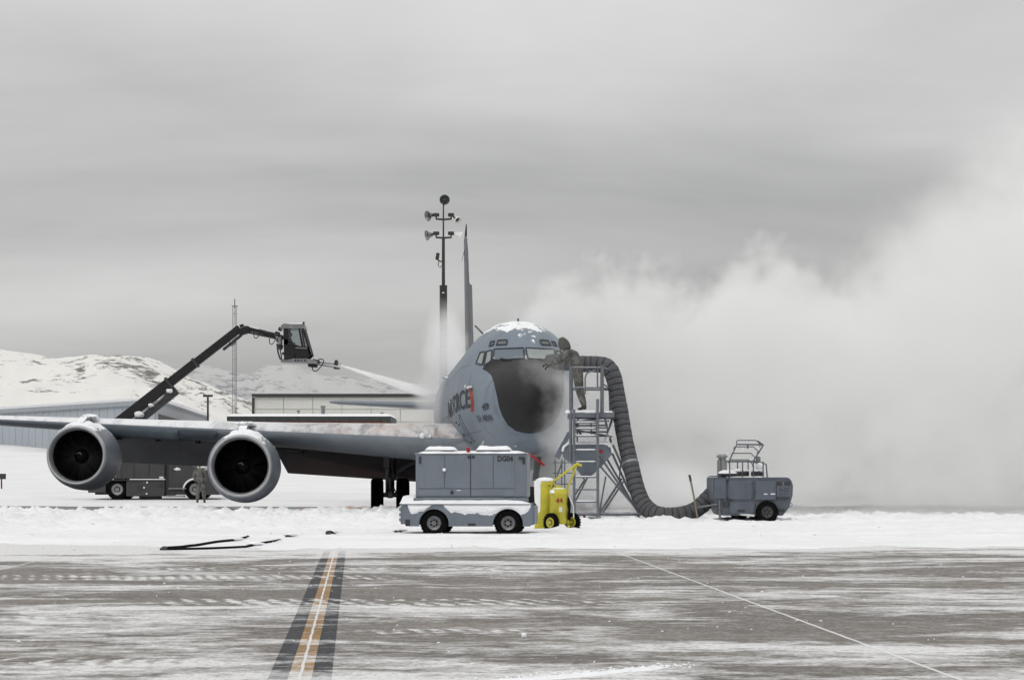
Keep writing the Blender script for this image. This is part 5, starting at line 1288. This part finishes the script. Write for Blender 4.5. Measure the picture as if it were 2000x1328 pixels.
# ------------------------------------------------------------------ people
def skin_mesh(joints, edges, root=0, sub=2):
    """joints: (pos, radius or (rx, ry)) -> one continuous skinned surface"""
    me = bpy.data.meshes.new('body'); me.from_pydata([Vector(j[0]) for j in joints], edges, []); o = bpy.data.objects.new('body', me); COL.objects.link(o)
    sk = o.modifiers.new('s', 'SKIN'); sk.use_smooth_shade = True; sk.branch_smoothing = 0.6
    for v, j in zip(me.skin_vertices[0].data, joints): v.radius = (j[1], j[1]) if isinstance(j[1], (int, float)) else j[1]; v.use_root = False
    me.skin_vertices[0].data[root].use_root = True
    sb = o.modifiers.new('d', 'SUBSURF'); sb.levels = sub; sb.render_levels = sub
    dg = bpy.context.evaluated_depsgraph_get(); dg.update(); r = bpy.data.meshes.new_from_object(o.evaluated_get(dg)); bpy.data.objects.remove(o); r.materials.clear(); return r
def hand(parent, wrist, dirv, up, s=1.0, curl=.6, side=1):
    d = Vector(dirv).normalized(); u = Vector(up); u = (u - d * u.dot(d)).normalized(); r = d.cross(u) * side; w_ = Vector(wrist); js, es = [], []
    js.append((w_, .03 * s)); js.append((w_ + d * .05 * s, (.042 * s, .022 * s))); js.append((w_ + d * .095 * s, (.042 * s, .018 * s))); es += [(0, 1), (1, 2)]
    for i, ln in enumerate((.070, .080, .075, .058)):
        off = r * (.033 - .022 * i) * s; b0 = w_ + d * .095 * s + off; a = len(js)
        p1 = b0 + (d * math.cos(curl * .5) - u * math.sin(curl * .5)) * ln * .5 * s; p2 = p1 + (d * math.cos(curl * 1.6) - u * math.sin(curl * 1.6)) * ln * .5 * s
        js += [(b0, .010 * s), (p1, .009 * s), (p2, .0075 * s)]; es += [(2, a), (a, a + 1), (a + 1, a + 2)]
    a = len(js); b0 = w_ + d * .03 * s + r * .035 * s; p1 = b0 + (d * .6 + r * .7 - u * .3).normalized() * .04 * s; p2 = p1 + (d * .9 + r * .15 - u * .4).normalized() * .035 * s
    js += [(b0, .012 * s), (p1, .011 * s), (p2, .009 * s)]; es += [(1, a), (a, a + 1), (a + 1, a + 2)]
    return link('glove', skin_mesh(js, es, 1, 1), mt['dark'], parent, 180)
def head(parent, c, face, s=1.0, hood=None, cap=None):
    c = Vector(c); f = Vector(face).normalized(); up = Vector((0, 0, 1)); up = (up - f * up.dot(f)).normalized(); r = f.cross(up)
    Q = Matrix((r, f, up)).transposed()
    b = B(); q = bmesh.ops.create_icosphere(b.bm, subdivisions=4, radius=1.0)
    for v in q['verts']:
        x, y, z_ = v.co; jaw = 1 - .28 * max(0, -z_) - .10 * max(0, -z_) * (1 if y > 0 else 0)
        X, Yy, Z = x * .077 * jaw, y * .095 * (1 - .1 * max(0, -z_)), z_ * .118
        if y > .3:
            nose = math.exp(-((x / .16) ** 2 + ((z_ + .12) / .22) ** 2)); Yy += .024 * nose
            for sx in (-.4, .4): Yy -= .010 * math.exp(-(((x - sx) / .2) ** 2 + ((z_ - .06) / .13) ** 2))
            Yy += .007 * math.exp(-((x / .3) ** 2 + ((z_ + .48) / .09) ** 2)) - .004 * math.exp(-((x / .3) ** 2 + ((z_ + .40) / .05) ** 2))
        for sx in (-1, 1):
            X += sx * .016 * math.exp(-(((x - sx * .98) / .18) ** 2 + ((y + .05) / .22) ** 2 + ((z_ + .02) / .25) ** 2))
        v.co = c + Q @ Vector((X, Yy, Z)) * s
    h = b.build('head', mt['skin'], parent, 180)
    for sx in (-1, 1):
        B().blob(c + Q @ Vector((sx * .031, .083, .008)) * s, (.011 * s, .011 * s, .008 * s), 1, 0).build('eye', mt['dark'], h, 180)
    if hood:
        b = B()
        def hf(i, j):
            a = -2.25 + 4.5 * i / 24; t = j / 14       # wraps round the back, open in front
            zz = .155 - .34 * t; rr = (.118 + .02 * math.sin(t * 2.6)) * math.sin(min(1, .22 + t * 1.15) * math.pi / 2 * 1.02) ** .8
            return c + Q @ Vector((rr * math.sin(a), -.012 - rr * 1.18 * math.cos(a) * (1 if abs(a) < 2.4 else 1), zz)) * s
        b.grid(hf, 25, 15); b.blob(c + Q @ Vector((0, -.025, .07)) * s, (.112 * s, .128 * s, .10 * s), 3, .08, 4); b.solid(.012)
        b.build('hood', mt[hood], parent, 60)
    if cap:
        b = B(); b.lathe([(.094 * s, -.01 * s), (.098 * s, .03 * s), (.085 * s, .07 * s), (.03 * s, .088 * s), (0, .09 * s)], c + Q @ Vector((0, -.005, .045)) * s, up, 24); b.build('cap', mt[cap], parent, 60)
    return h
def boot(parent, ankle, toe):
    a, d = Vector(ankle), Vector(toe); d = (d - Vector((0, 0, d.z))).normalized()
    js = [(a + Vector((0, 0, .10)), .062), (a, .06), (a - Vector((0, 0, .055)) + d * .03, (.05, .045)), (a - Vector((0, 0, .07)) + d * .13, (.05, .035)), (a - Vector((0, 0, .075)) + d * .19, (.04, .028)), (a - Vector((0, 0, .065)) - d * .045, (.042, .04))]
    link('boot', skin_mesh(js, [(0, 1), (1, 2), (2, 3), (3, 4), (2, 5)], 1, 1), mt['boot'], parent, 180)
def figure(name, label, base, J, face, mat='camo', hood=None, cap=None, gloves=True, s=1.0, hands=None, boots=True):
    """J: dict of joints in local metres: pelvis chest neck head, shL elL wrL, shR.., hipL knL anL .."""
    t = thing(name, label, 'person', base)
    V = {k: Vector(v) * s for k, v in J.items()}
    order = [('pelvis', .145), ('belly', .150), ('chest', .165), ('neckb', .105), ('neck', .062)]
    V['belly'] = V['pelvis'].lerp(V['chest'], .45); V['neckb'] = V['chest'].lerp(V['neck'], .62)
    js, es, idx = [], [], {}
    def add(nm, r, prev=None):
        idx[nm] = len(js); js.append((V[nm], r * s if isinstance(r, (int, float)) else (r[0] * s, r[1] * s)))
        if prev: es.append((idx[prev], idx[nm]))
    add('pelvis', .20); add('belly', .225, 'pelvis'); add('chest', .26, 'belly'); add('neckb', .135, 'chest'); add('neck', .065, 'neckb')
    for q in 'LR':
        add('sh' + q, .112, 'neckb'); V['ua' + q] = V['sh' + q].lerp(V['el' + q], .5); add('ua' + q, .100, 'sh' + q); add('el' + q, .085, 'ua' + q); V['fa' + q] = V['el' + q].lerp(V['wr' + q], .45); add('fa' + q, .078, 'el' + q); add('wr' + q, .056, 'fa' + q)
        add('hip' + q, .135, 'pelvis'); V['th' + q] = V['hip' + q].lerp(V['kn' + q], .5); add('th' + q, .125, 'hip' + q); add('kn' + q, .098, 'th' + q); V['ca' + q] = V['kn' + q].lerp(V['an' + q], .4); add('ca' + q, .098, 'kn' + q); add('an' + q, .075, 'ca' + q)
    link('body', skin_mesh(js, es, 0, 2), mt[mat], t, 180)
    head(t, V['head'], face, s * 1.0, hood, cap)
    for q, sd in (('L', 1), ('R', -1)):
        hand(t, V['wr' + q], V['wr' + q] - V['el' + q], (0, 0, 1), s * 1.12, .8, sd)
        if boots: boot(t, V['an' + q], (J.get('toe') or (0, -1, 0)))
    return t
# worker leaning over the rail towards the nose (local x to the right in the picture, y away)
zp = SZ(800)
figure('person', 'person in camouflage with hood up leaning from the stand towards the nose', (SX(1140), YS + .30, zp),
       dict(pelvis=(-.15, 0, 1.05), chest=(-.30, .0, 1.46), neck=(-.50, .0, 1.68), head=(-.56, 0.0, 1.80), shL=(-.40, .19, 1.56), elL=(-.72, .22, 1.36), wrL=(-.92, .16, 1.22), shR=(-.42, -.17, 1.55), elR=(-.70, -.20, 1.30), wrR=(-.96, -.10, 1.24),
            hipL=(-.12, .12, .97), knL=(-.08, .13, .55), anL=(.04, .13, .10), hipR=(-.16, -.10, .97), knR=(-.13, -.10, .54), anR=(.02, -.10, .10), toe=(-1, -.2, 0)), (-.8, .35, -.35), hood='hood', s=1.0)
# ground crew member standing by the lorry
p = P(391, 0, 98.0)
figure('person', 'person in camouflage standing beside the front wheel of the de-icing truck', (p.x, 98.0, float(gz(0, 98)) - .06),
       dict(pelvis=(0, 0, .98), chest=(-.03, 0, 1.36), neck=(-.03, -.02, 1.57), head=(-.02, -.04, 1.69), shL=(.17, 0, 1.47), elL=(.25, .02, 1.18), wrL=(.22, -.12, .98), shR=(-.22, 0, 1.47), elR=(-.28, .03, 1.18), wrR=(-.18, -.12, .98),
            hipL=(.10, 0, .92), knL=(.16, -.03, .50), anL=(.19, 0, .10), hipR=(-.10, 0, .92), knR=(-.11, -.02, .50), anR=(-.13, 0, .10), toe=(.3, -1, 0)), (.5, -1, 0), cap='hood')

# ------------------------------------------------------------------ de-icing truck with boom
def truck():
    Y = 102.0; k = Y / FPX; cx = (300 - 1000) * k; zb = float(gz(0, Y)) - .05
    t = thing('deicing_truck', 'dark grey de-icing truck with long raised boom and operator cab', 'truck', (cx, Y, zb))
    def L(px, py, dy=0.0): return Vector(((px - 300) * k, dy, CAMZ + (HORIZ - py) * k - zb))
    def bx_(name, a, c, e, f, y0, y1, mat='truck', ch=.02):
        p, q = L(a, e), L(c, f); return B().box(((p.x + q.x) / 2, (y0 + y1) / 2, (p.z + q.z) / 2), (abs(q.x - p.x), y1 - y0, abs(q.z - p.z)), None, ch, 1).build(name, mt[mat], t, 0)
    bx_('tank_body', 170, 322, 848, 935, -.1, 2.3); bx_('side_skirt', 247, 322, 938, 969, -.08, 2.2); bx_('tail_skirt', 172, 207, 938, 962, -.02, 2.2)
    for a in (205, 238, 262, 292): bx_('body_seam', a - .5, a + .5, 850, 934, -.125, -.1, 'dark', 0)
    bx_('cabinet_rail', 207, 322, 936.5, 938.5, -.13, 2.2, 'boomlt', 0); bx_('cab_gap', 322, 330, 862, 968, .1, 2.1, 'dark', 0)
    bx_('pocket', 269, 279, 948, 958, -.12, -.06, 'dark', 0); bx_('pocket', 310, 318, 944, 951, -.12, -.06, 'dark', 0)
    for a, e in ((282, 952), (288, 942), (287, 964), (226, 929)): bx_('marker_light', a - 1.6, a + 1.6, e - 1.6, e + 1.6, -.13, -.06, 'white', .01)
    bx_('label_plate', 312, 320, 930.5, 934, -.125, -.1, 'white', 0)
    # cab and bonnet
    prof = [L(330, 966), L(330, 862), L(336, 858), L(362, 858), L(374, 898), L(376, 912), L(420, 918), L(426, 932), L(428, 966)]
    B().prism([(v.x, 0, v.z) for v in prof], (0, 2.2, 0)).build('cab', mt['truck'], t, 30)
    prof = [L(336, 900), L(336, 868), L(360, 868), L(369, 900)]; w_ = B().prism([(v.x, -.02, v.z) for v in prof], (0, .03, 0)).build('window', mt['glass'], t, 0)
    d = B().prism([(v.x, -.012, v.z) for v in (L(333, 955), L(333, 903), L(368, 903), L(368, 938), L(360, 955))], (0, .03, 0)).build('door', mt['truck'], t, 0); bx_('door_handle', 336, 341, 919, 922, -.05, 0, 'dark', 0)
    bx_('side_mirror', 361, 368, 878, 894, -.4, -.3, 'dark', .03); bx_('step', 330, 364, 952.5, 955, -.2, .2, 'lampgrey', 0); bx_('step', 326, 360, 967, 970, -.2, .3, 'lampgrey', 0)
    b = B(); q = L(398, 915); b.blob((q.x, .9, q.z + .02), (.55, 1.1, .14), 3, .4, 2.2, 3); b.build('snow_patch', mt['snow'], t, 60)
    b = B(); q = L(350, 916); b.blob((q.x - .1, -.02, q.z), (.16, .05, .07), 2, .5, 2.2, 5); b.build('snow_patch', mt['snow'], t, 60)
    # mudguard snow line over the front wheel
    c = L(381, 958); B().tube([(c.x + .56 * math.cos(a), -.02, c.z + .56 * math.sin(a)) for a in [R(175 - 10 * i) for i in range(12)]], .045, 8).build('wheel_arch', mt['snow'], t, 60)
    for a, hub in ((229, 'lampgrey'), (381, 'lampgrey')):
        for y in (.02, 2.1):
            c = L(a, 957.5); rot_wheel(t, c.x, y + .1, .50, .50, .30, hubmat=hub, lugs=30)
    c = L(229, 957.5); B().tube([(c.x + .62 * math.cos(a), .05, .5 + .62 * math.sin(a)) for a in [R(200 - 11 * i) for i in range(20)]], .04, 8).build('wheel_arch', mt['dark'], t, 60)
    bx_('fuel_tank', 270, 312, 968, 974, .2, .7, 'dark', .03); bx_('chassis_rail', 180, 420, 958, 966, .7, 1.5, 'dark', 0)
    # turret and boom
    yb = 1.1; q = L(232, 848); B().lathe([(.55, 0), (.5, .2), (.4, .3), (.4, .5), (0, .5)], (q.x - .4, yb, q.z), n=20).build('turret', mt['boom'], t, 40)
    def seg(name, a, c, wx, wz, mat='boom'): b = B(); beam(b, a, c, wx, wz, .03); return b.build(name, mt[mat], t, 0)
    A = L(205, 838, yb); E = L(463, 638, yb); dv = (E - A).normalized(); nv = Vector((dv.z, 0, -dv.x))
    seg('boom_section', A, A.lerp(E, .46), .46, .50); seg('boom_section', A.lerp(E, .40), A.lerp(E, .66), .40, .42); seg('boom_section', A.lerp(E, .6), E, .33, .37)
    for f, s in ((.46, .62), (.66, .50)): b = B(); beam(b, A.lerp(E, f) - dv * .06, A.lerp(E, f) + dv * .06, .56 if f < .5 else .46, s, .01); b.build('boom_collar', mt['boomlt'], t, 0)
    off = nv * .56
    b = B(); beam(b, A.lerp(E, .14) + off * .95, A.lerp(E, .47) + off * .90, .34, .36, .04); b.build('hose_carrier', mt['boomlt'], t, 0)
    for f0, f1 in ((.16, .30), (.28, .42)): b = B(); b.tube([A.lerp(E, f0) + nv * .34, A.lerp(E, (f0 + f1) / 2) + nv * .40 - Vector((0, .25, 0)), A.lerp(E, f1) + nv * .3], .05, 8); b.build('hydraulic_hose', mt['lampgrey'], t, 60)
    for f, sz in ((.20, .16), (.29, .10), (.43, .12)): b = B(); b.blob(A.lerp(E, f) + nv * .34 + Vector((0, -.2, .02)), (sz * 1.4, .2, sz), 2, .5, 2.4, f * 30); b.build('snow_patch', mt['snow'], t, 60)
    b = B(); bar(b, A.lerp(E, .84) + nv * .32, A.lerp(E, .985) + nv * .3, .07, 8); b.build('hydraulic_ram', mt['dark'], t, 60)
    b = B(); b.tube(spline([A.lerp(E, .93) + nv * .4, L(448, 672, yb), L(444, 671, yb), L(442, 664, yb)], 6), .022, 6); b.build('hose_loop', mt['rubber'], t, 60)
    # knuckle and jib to the operator cab
    K = L(468, 640, yb); b = B(); beam(b, L(461, 646, yb), L(482, 640, yb), .4, .34, .03); beam(b, L(463, 634, yb), L(470, 632, yb), .3, .12); b.build('knuckle', mt['boom'], t, 0)
    J2 = L(534, 652, yb); seg('jib', L(470, 637, yb), J2, .18, .18); b = B(); bar(b, L(472, 634, yb), L(533, 649, yb), .05); b.build('jib_link', mt['dark'], t, 60); b = B(); bar(b, L(480, 646, yb), L(535, 658, yb), .06); b.build('jib_link', mt['dark'], t, 60)
    b = B(); b.box(L(492, 637.5, yb), (.45, .22, .05), Ry(R(13)), .015, 1); b.build('snow_patch', mt['snow'], t, 0)
    for c in (((490, 645), (491, 655), (496, 657), (503, 648)), ((521, 658), (522, 668), (527, 669), (533, 660))):
        b = B(); b.tube(spline([L(*q, yb) for q in c], 6), .02, 6); b.build('hose_loop', mt['rubber'], t, 60)
    # rotator and valve cluster behind cab
    for a, e, s in ((537, 650, .22), (543, 640, .16), (540, 662, .2), (545, 656, .2), (543, 675, .22)):
        B().box(L(a, e, yb - .1), (s, .4, s * 1.1), Ry(.3), .03, 1).build('valve_block', mt['dark'], t, 0)
    B().lathe([(.10, 0), (.11, .04), (.11, .34), (0, .36)], L(544, 671, yb - .35), n=12).build('filter', mt['lampgrey'], t, 40)
    b = B(); b.tube([L(536, 668, yb), L(538, 685, yb), L(542, 698, yb), L(548, 701, yb)], .04, 6); b.build('cage_tube', mt['dark'], t, 60); b = B(); b.tube([L(541, 672, yb - .2), L(545, 690, yb - .2), L(546, 700, yb - .2)], .03, 6); b.build('cage_tube', mt['boomlt'], t, 60)
    b = B(); b.tube([L(546, 642, yb - .3), L(547, 634, yb - .3), L(552, 630.5, yb - .3)], .05, 6); b.build('cage_tube', mt['lampgrey'], t, 60)
    # operator cab: frame posts with glass between, solid lower panels
    y0, y1 = yb - .65, yb + .65
    front = [(554, 700), (552, 636), (590.5, 640), (606, 691), (598, 698)]      # side outline
    for y in (y0, y1):
        for nm, pl in (('cab_post', [(551, 634), (560, 636), (561, 672), (552, 672)]), ('cab_post', [(587.5, 640), (591.5, 640), (606.5, 691), (602.5, 691)]), ('cab_post', [(580.5, 640), (584, 640), (591, 676), (587, 676)]),
                       ('cab_panel', [(552, 671), (588, 675.5), (600.5, 676), (606, 691), (598, 698.5), (576, 698), (572, 687), (574, 698), (553, 702)]), ('cab_panel', [(552, 660), (569, 665), (569, 672), (552, 672)])):
            B().prism([tuple(L(*q, y)) for q in pl], (0, .05, 0)).build(nm, mt['boom'], t, 0)
        B().prism([tuple(L(*q, y + .02)) for q in [(560, 638), (582, 640), (588, 676), (560, 671)]], (0, .012, 0)).build('cab_window', mt['cabglass'], t, 0)
        B().prism([tuple(L(*q, y + .02)) for q in [(584, 640), (588, 640), (602, 682), (591, 677)]], (0, .012, 0)).build('cab_window', mt['cabglass'], t, 0)
        b = B(); beam(b, L(575, 678.5, y - .03), L(598, 679, y - .03), .03, .05); b.build('grab_rail', mt['lampgrey'], t, 0)
        b = B(); beam(b, L(560, 670.5, y - .03), L(578, 672.5, y - .03), .03, .04); b.build('grab_rail', mt['boomlt'], t, 0)
    B().prism([tuple(L(*q, y0 + .06)) for q in [(591.0, 641), (592, 641), (606.5, 691), (605.5, 691)]], (0, y1 - y0 - .07, 0)).build('windscreen', mt['cabglass'], t, 0)
    B().prism([tuple(L(*q, y0 + .052)) for q in [(551.5, 640), (554, 640), (555, 700), (552.5, 700)]], (0, y1 - y0 - .055, 0)).build('cab_back', mt['boom'], t, 0)
    B().prism([tuple(L(*q, y0 - .03)) for q in [(549, 640), (551, 632.5), (555, 630.5), (590, 632.5), (592, 634), (592, 640)]], (0, y1 - y0 + .11, 0)).build('cab_roof', mt['lampgrey'], t, 0)
    b = B(); p0 = L(552, 630.5); p1 = L(591, 630.5); drift(b, p0.x, p1.x, y0, y1, p0.z - .02, .06, 6, 20, 8); b.build('snow_cap', mt['snow'], t, 60)
    B().lathe([(.05, 0), (.05, .1), (0, .12)], L(590.5, 631, y0 + .2), n=10).build('beacon', mt['dark'], t, 40)
    B().prism([tuple(L(*q, y0 + .02)) for q in [(546, 703), (553, 699), (597, 699), (612, 702), (618, 705), (615, 709), (570, 707), (546, 706)]], (0, y1 - y0 - .02, 0)).build('cab_floor', mt['lampgrey'], t, 0)
    for a in (575, 580.5, 586.5, 593.5): B().box(L(a, 702.6, y0 + .015), (.07, .02, .09)).build('floor_hole', mt['dark'], t, 0)
    # nozzle arm
    for a, c in (((618, 705), (652, 709)), ((618, 709.5), (652, 715))): b = B(); bar(b, L(*a, yb), L(*c, yb), .035, 8); b.build('nozzle_tube', mt['lampgrey'], t, 60)
    B().box(L(607, 711, yb), (.45, .4, .2), Ry(.1), .04).build('nozzle_motor', mt['dark'], t, 0); B().box(L(614, 703.5, yb - .1), (.35, .3, .16), Ry(.3), .03).build('nozzle_motor', mt['dark'], t, 0)
    B().lathe([(.06, 0), (.08, .1), (.05, .22), (.04, .34), (0, .34)], L(649, 707.5, yb), (1, 0, -.2), 12).build('spray_nozzle', mt['dark'], t, 40); B().lathe([(.05, 0), (.06, .1), (.035, .3), (0, .3)], L(648, 716, yb), (1, 0, -.12), 12).build('spray_nozzle', mt['dark'], t, 40)
    B().prism([tuple(L(*q, yb - .06)) for q in [(649, 706), (651, 700.5), (655.5, 700.5), (658, 708)]], (0, .12, 0)).build('nozzle_shield', mt['dark'], t, 0)
    b = B(); b.tube(spline([L(606, 712, yb - .2), L(608, 721, yb - .2), L(615, 722, yb - .2), L(625, 712, yb - .2), L(629, 702, yb - .2), L(622, 699, yb - .2), L(616, 702, yb - .2)], 6), .022, 6); b.build('hose_loop', mt['rubber'], t, 60)
    # operator sitting inside
    q = P(559, 684, Y + yb)
    figure('person', 'seated operator inside the raised glass boom cab', (q.x, Y + yb, q.z - .45),
           dict(pelvis=(.10, 0, .50), chest=(.16, 0, .90), neck=(.19, 0, 1.13), head=(.22, 0, 1.27), shL=(.18, .20, 1.03), elL=(.30, .24, .78), wrL=(.52, .18, .74), shR=(.18, -.20, 1.03), elR=(.30, -.24, .78), wrR=(.52, -.18, .74),
                hipL=(.14, .11, .46), knL=(.52, .13, .44), anL=(.55, .13, .16), hipR=(.14, -.11, .46), knR=(.52, -.13, .44), anR=(.55, -.13, .16), toe=(1, 0, 0)), (1, -.1, -.1), mat='dark', cap='dark', s=.92)
    B().box(L(557, 688, yb), (.5, .5, .12), None, .03).build('seat', mt['dark'], t, 0)
truck()

# ------------------------------------------------------------------ steam and spray: real volumes
def volume_mat(name, build, aniso=0.1, step=1.0, col=(1, 1, 1)):
    m = bpy.data.materials.new(name); m.use_nodes = True; nt = m.node_tree; nt.nodes.clear()
    o = N(nt, 'ShaderNodeOutputMaterial'); v = N(nt, 'ShaderNodeVolumePrincipled')
    v.inputs['Color'].default_value = (*col, 1); v.inputs['Anisotropy'].default_value = aniso
    pos = N(nt, 'ShaderNodeNewGeometry').outputs['Position']
    nt.links.new(build(nt, pos), v.inputs['Density']); nt.links.new(v.outputs[0], o.inputs['Volume'])
    m.cycles.volume_step_rate = step; return m
def curve_n(nt, x, pts, xa, xb):
    """piecewise curve y(x) through pts"""
    n = nt.nodes.new('ShaderNodeFloatCurve'); t = ramp_n(nt, x, xa, xb, 0, 1, smooth=False); nt.links.new(t, n.inputs['Value'])
    ys = [p[1] for p in pts]; ya, yb = min(ys), max(ys); c = n.mapping.curves[0]
    P2 = [((px - xa) / (xb - xa), (py - ya) / (yb - ya)) for px, py in pts]
    while len(c.points) < len(P2): c.points.new(.5, .5)
    for cp, (a, b_) in zip(c.points, P2): cp.location = (a, b_); cp.handle_type = 'AUTO_CLAMPED'
    n.mapping.update(); return math_n(nt, 'MULTIPLY_ADD', n.outputs[0], yb - ya, ya)
def steam_main(nt, pos):
    s = N(nt, 'ShaderNodeSeparateXYZ'); nt.links.new(pos, s.inputs[0]); x, y, z_ = s.outputs
    q = scale_n(nt, pos, (1, .8, 1))
    big = noise_n(nt, q, 0.16, 2, 0.5, 0.0); mid = noise_n(nt, scale_n(nt, pos, (1, .8, 1), (3, 5, 1)), 0.62, 3, 0.58, 0.0)
    fine = noise_n(nt, scale_n(nt, pos, (1, .8, 1), (1, 2, 7)), 1.7, 4, 0.62, 0.0)
    wv = math_n(nt, 'ADD', math_n(nt, 'MULTIPLY', math_n(nt, 'SUBTRACT', big, .5), 3.6), math_n(nt, 'MULTIPLY', math_n(nt, 'SUBTRACT', mid, .5), 4.2)); wv = math_n(nt, 'MULTIPLY_ADD', math_n(nt, 'SUBTRACT', fine, .5), 2.2, wv)
    # height of the bank along x (in metres): low beside the fuselage, billowing up downwind
    H = curve_n(nt, x, [(-1.5, 3.5), (0, 6.0), (1.8, 7.2), (3.6, 7.2), (6, 6.8), (8.3, 7.8), (10.2, 6.6), (11.2, 7.2), (12.3, 9.4), (14.3, 11.8), (18, 14.2), (30, 17.5)], -1.5, 30)
    top = math_n(nt, 'SUBTRACT', math_n(nt, 'ADD', H, wv), z_)
    soft = math_n(nt, 'MULTIPLY_ADD', ramp_n(nt, x, 9.5, 13.5), 3.2, 0.6)
    d = math_n(nt, 'DIVIDE', top, soft, clamp=True); d = math_n(nt, 'POWER', d, 1.3)
    # edges of the bank
    yl = math_n(nt, 'SUBTRACT', y, math_n(nt, 'MULTIPLY_ADD', math_n(nt, 'SUBTRACT', mid, .5), 3.0, 0))
    fy = math_n(nt, 'MULTIPLY', ramp_n(nt, yl, 62.0, 66.5), ramp_n(nt, y, 92, 82))
    xe = math_n(nt, 'ADD', math_n(nt, 'MULTIPLY', math_n(nt, 'SUBTRACT', mid, .5), 2.5), x); fx = math_n(nt, 'MULTIPLY', ramp_n(nt, xe, -.3, 2.6), ramp_n(nt, x, 33, 27))
    thin = ramp_n(nt, math_n(nt, 'ADD', math_n(nt, 'MULTIPLY', fine, .35), math_n(nt, 'MULTIPLY', mid, .9)), .42, .80, .15, 1.9)
    thin = math_n(nt, 'MULTIPLY', thin, math_n(nt, 'SUBTRACT', 1.0, math_n(nt, 'MULTIPLY', ramp_n(nt, x, 10.0, 13.5), ramp_n(nt, z_, 4.0, 12.5, 0.0, 0.70))))
    low = ramp_n(nt, z_, 0.0, 1.0, .12, 1.0)
    d = math_n(nt, 'MULTIPLY', math_n(nt, 'MULTIPLY', d, fy), math_n(nt, 'MULTIPLY', fx, math_n(nt, 'MULTIPLY', thin, low)))
    return math_n(nt, 'MULTIPLY', d, 0.26)
def vbox(name, lo, hi, mat, label, cat='steam'):
    lo, hi = Vector(lo), Vector(hi); o = B().box((lo + hi) / 2, hi - lo).build(name, mat, None, 0)
    return tag(o, label, cat, kind='stuff')
vbox('steam_bank', (-1.4, 61.0, 0.02), (33.5, 92.5, 21.0), volume_mat('steam', steam_main, 0.0, 0.7, (0.955, 0.955, 0.95)), 'huge bank of white steam drifting away from the aircraft nose')
def puff(c, r, dens, nscale, seed, amp=.9):
    c = Vector(c)
    def f(nt, pos):
        sub = N(nt, 'ShaderNodeVectorMath', operation='SUBTRACT'); nt.links.new(pos, sub.inputs[0]); sub.inputs[1].default_value = c
        q = scale_n(nt, sub.outputs[0], (1 / r[0], 1 / r[1], 1 / r[2])); ln = N(nt, 'ShaderNodeVectorMath', operation='LENGTH'); nt.links.new(q, ln.inputs[0])
        nn = noise_n(nt, scale_n(nt, pos, (1, 1, 1), (seed, seed * 2, seed)), nscale, 5, .6)
        k = math_n(nt, 'MULTIPLY_ADD', math_n(nt, 'SUBTRACT', nn, .5), amp * 1.6, math_n(nt, 'SUBTRACT', 1.0, ln.outputs['Value']))
        edge = ramp_n(nt, ln.outputs['Value'], 1.0, .8)
        return math_n(nt, 'MULTIPLY', math_n(nt, 'MULTIPLY', ramp_n(nt, k, 0.05, .75), edge), dens)
    return f
def vpuff(name, c, r, dens, nscale, seed, label, step=.5, amp=.9):
    o = B().box(c, [2.04 * v for v in r]).build(name, volume_mat(name + '_volume', puff(c, r, dens, nscale, seed, amp), 0.0, step), None, 0); return tag(o, label, 'steam', kind='stuff')
vpuff('steam_puff', (-2.85, 92.0, 6.6), (1.2, 5.0, 2.6), 0.36, 1.0, 3, 'wisp of steam rising behind the crown of the fuselage')
vpuff('steam_wisp', (1.0, 59.2, 4.15), (1.0, .7, .8), .28, 1.9, 9, 'thin wisp of steam curling over the black radome', amp=1.2)
vpuff('steam_wisp', (1.55, 60.8, 2.9), (1.1, 1.6, 1.9), .75, 1.0, 14, 'veil of steam between the radome and the stand', amp=1.1)
vpuff('steam_puff', (-3.0, 80.0, 4.1), (.9, 6.0, 1.5), .15, 1.0, 31, 'pale mist along the fuselage side behind the lettering')
vpuff('steam_low', (3.6, 62.5, 1.0), (3.4, 3.2, 1.3), .30, .8, 21, 'low steam swirling behind the stand and the duct', amp=1.0)
# de-icing fluid spray: a widening cone of droplets from the nozzle to the tail
def spray():
    a, c = P(660, 711.5, 103.0), P(872, 781, 100.0); ax = (c - a); Ln = ax.length; ax.normalize()
    def f(nt, pos):
        sub = N(nt, 'ShaderNodeVectorMath', operation='SUBTRACT'); nt.links.new(pos, sub.inputs[0]); sub.inputs[1].default_value = a
        dt = N(nt, 'ShaderNodeVectorMath', operation='DOT_PRODUCT'); nt.links.new(sub.outputs[0], dt.inputs[0]); dt.inputs[1].default_value = ax
        cr = N(nt, 'ShaderNodeVectorMath', operation='CROSS_PRODUCT'); nt.links.new(sub.outputs[0], cr.inputs[0]); cr.inputs[1].default_value = ax
        ln = N(nt, 'ShaderNodeVectorMath', operation='LENGTH'); nt.links.new(cr.outputs[0], ln.inputs[0])
        rad = math_n(nt, 'MULTIPLY_ADD', dt.outputs['Value'], .058, .035); q = math_n(nt, 'DIVIDE', ln.outputs['Value'], rad)
        core = ramp_n(nt, q, 1.0, .15); nn = noise_n(nt, pos, 1.6, 4, .6)
        fall = math_n(nt, 'DIVIDE', 70.0, math_n(nt, 'ADD', dt.outputs['Value'], .42)); end = ramp_n(nt, dt.outputs['Value'], Ln, Ln * .45)
        return math_n(nt, 'MULTIPLY', math_n(nt, 'MULTIPLY', core, ramp_n(nt, nn, .2, .8, .5, 1.4)), math_n(nt, 'MULTIPLY', fall, end))
    b = B(); b.lathe([(.05, 0), (.07 + .095 * Ln, Ln)], a, ax, 24); o = b.build('deicing_spray', volume_mat('spray_volume', f, 0.2, .35), None, 0)
    tag(o, 'fine white jet of de-icing spray from the boom nozzle to the tail', 'spray', kind='stuff')
spray()
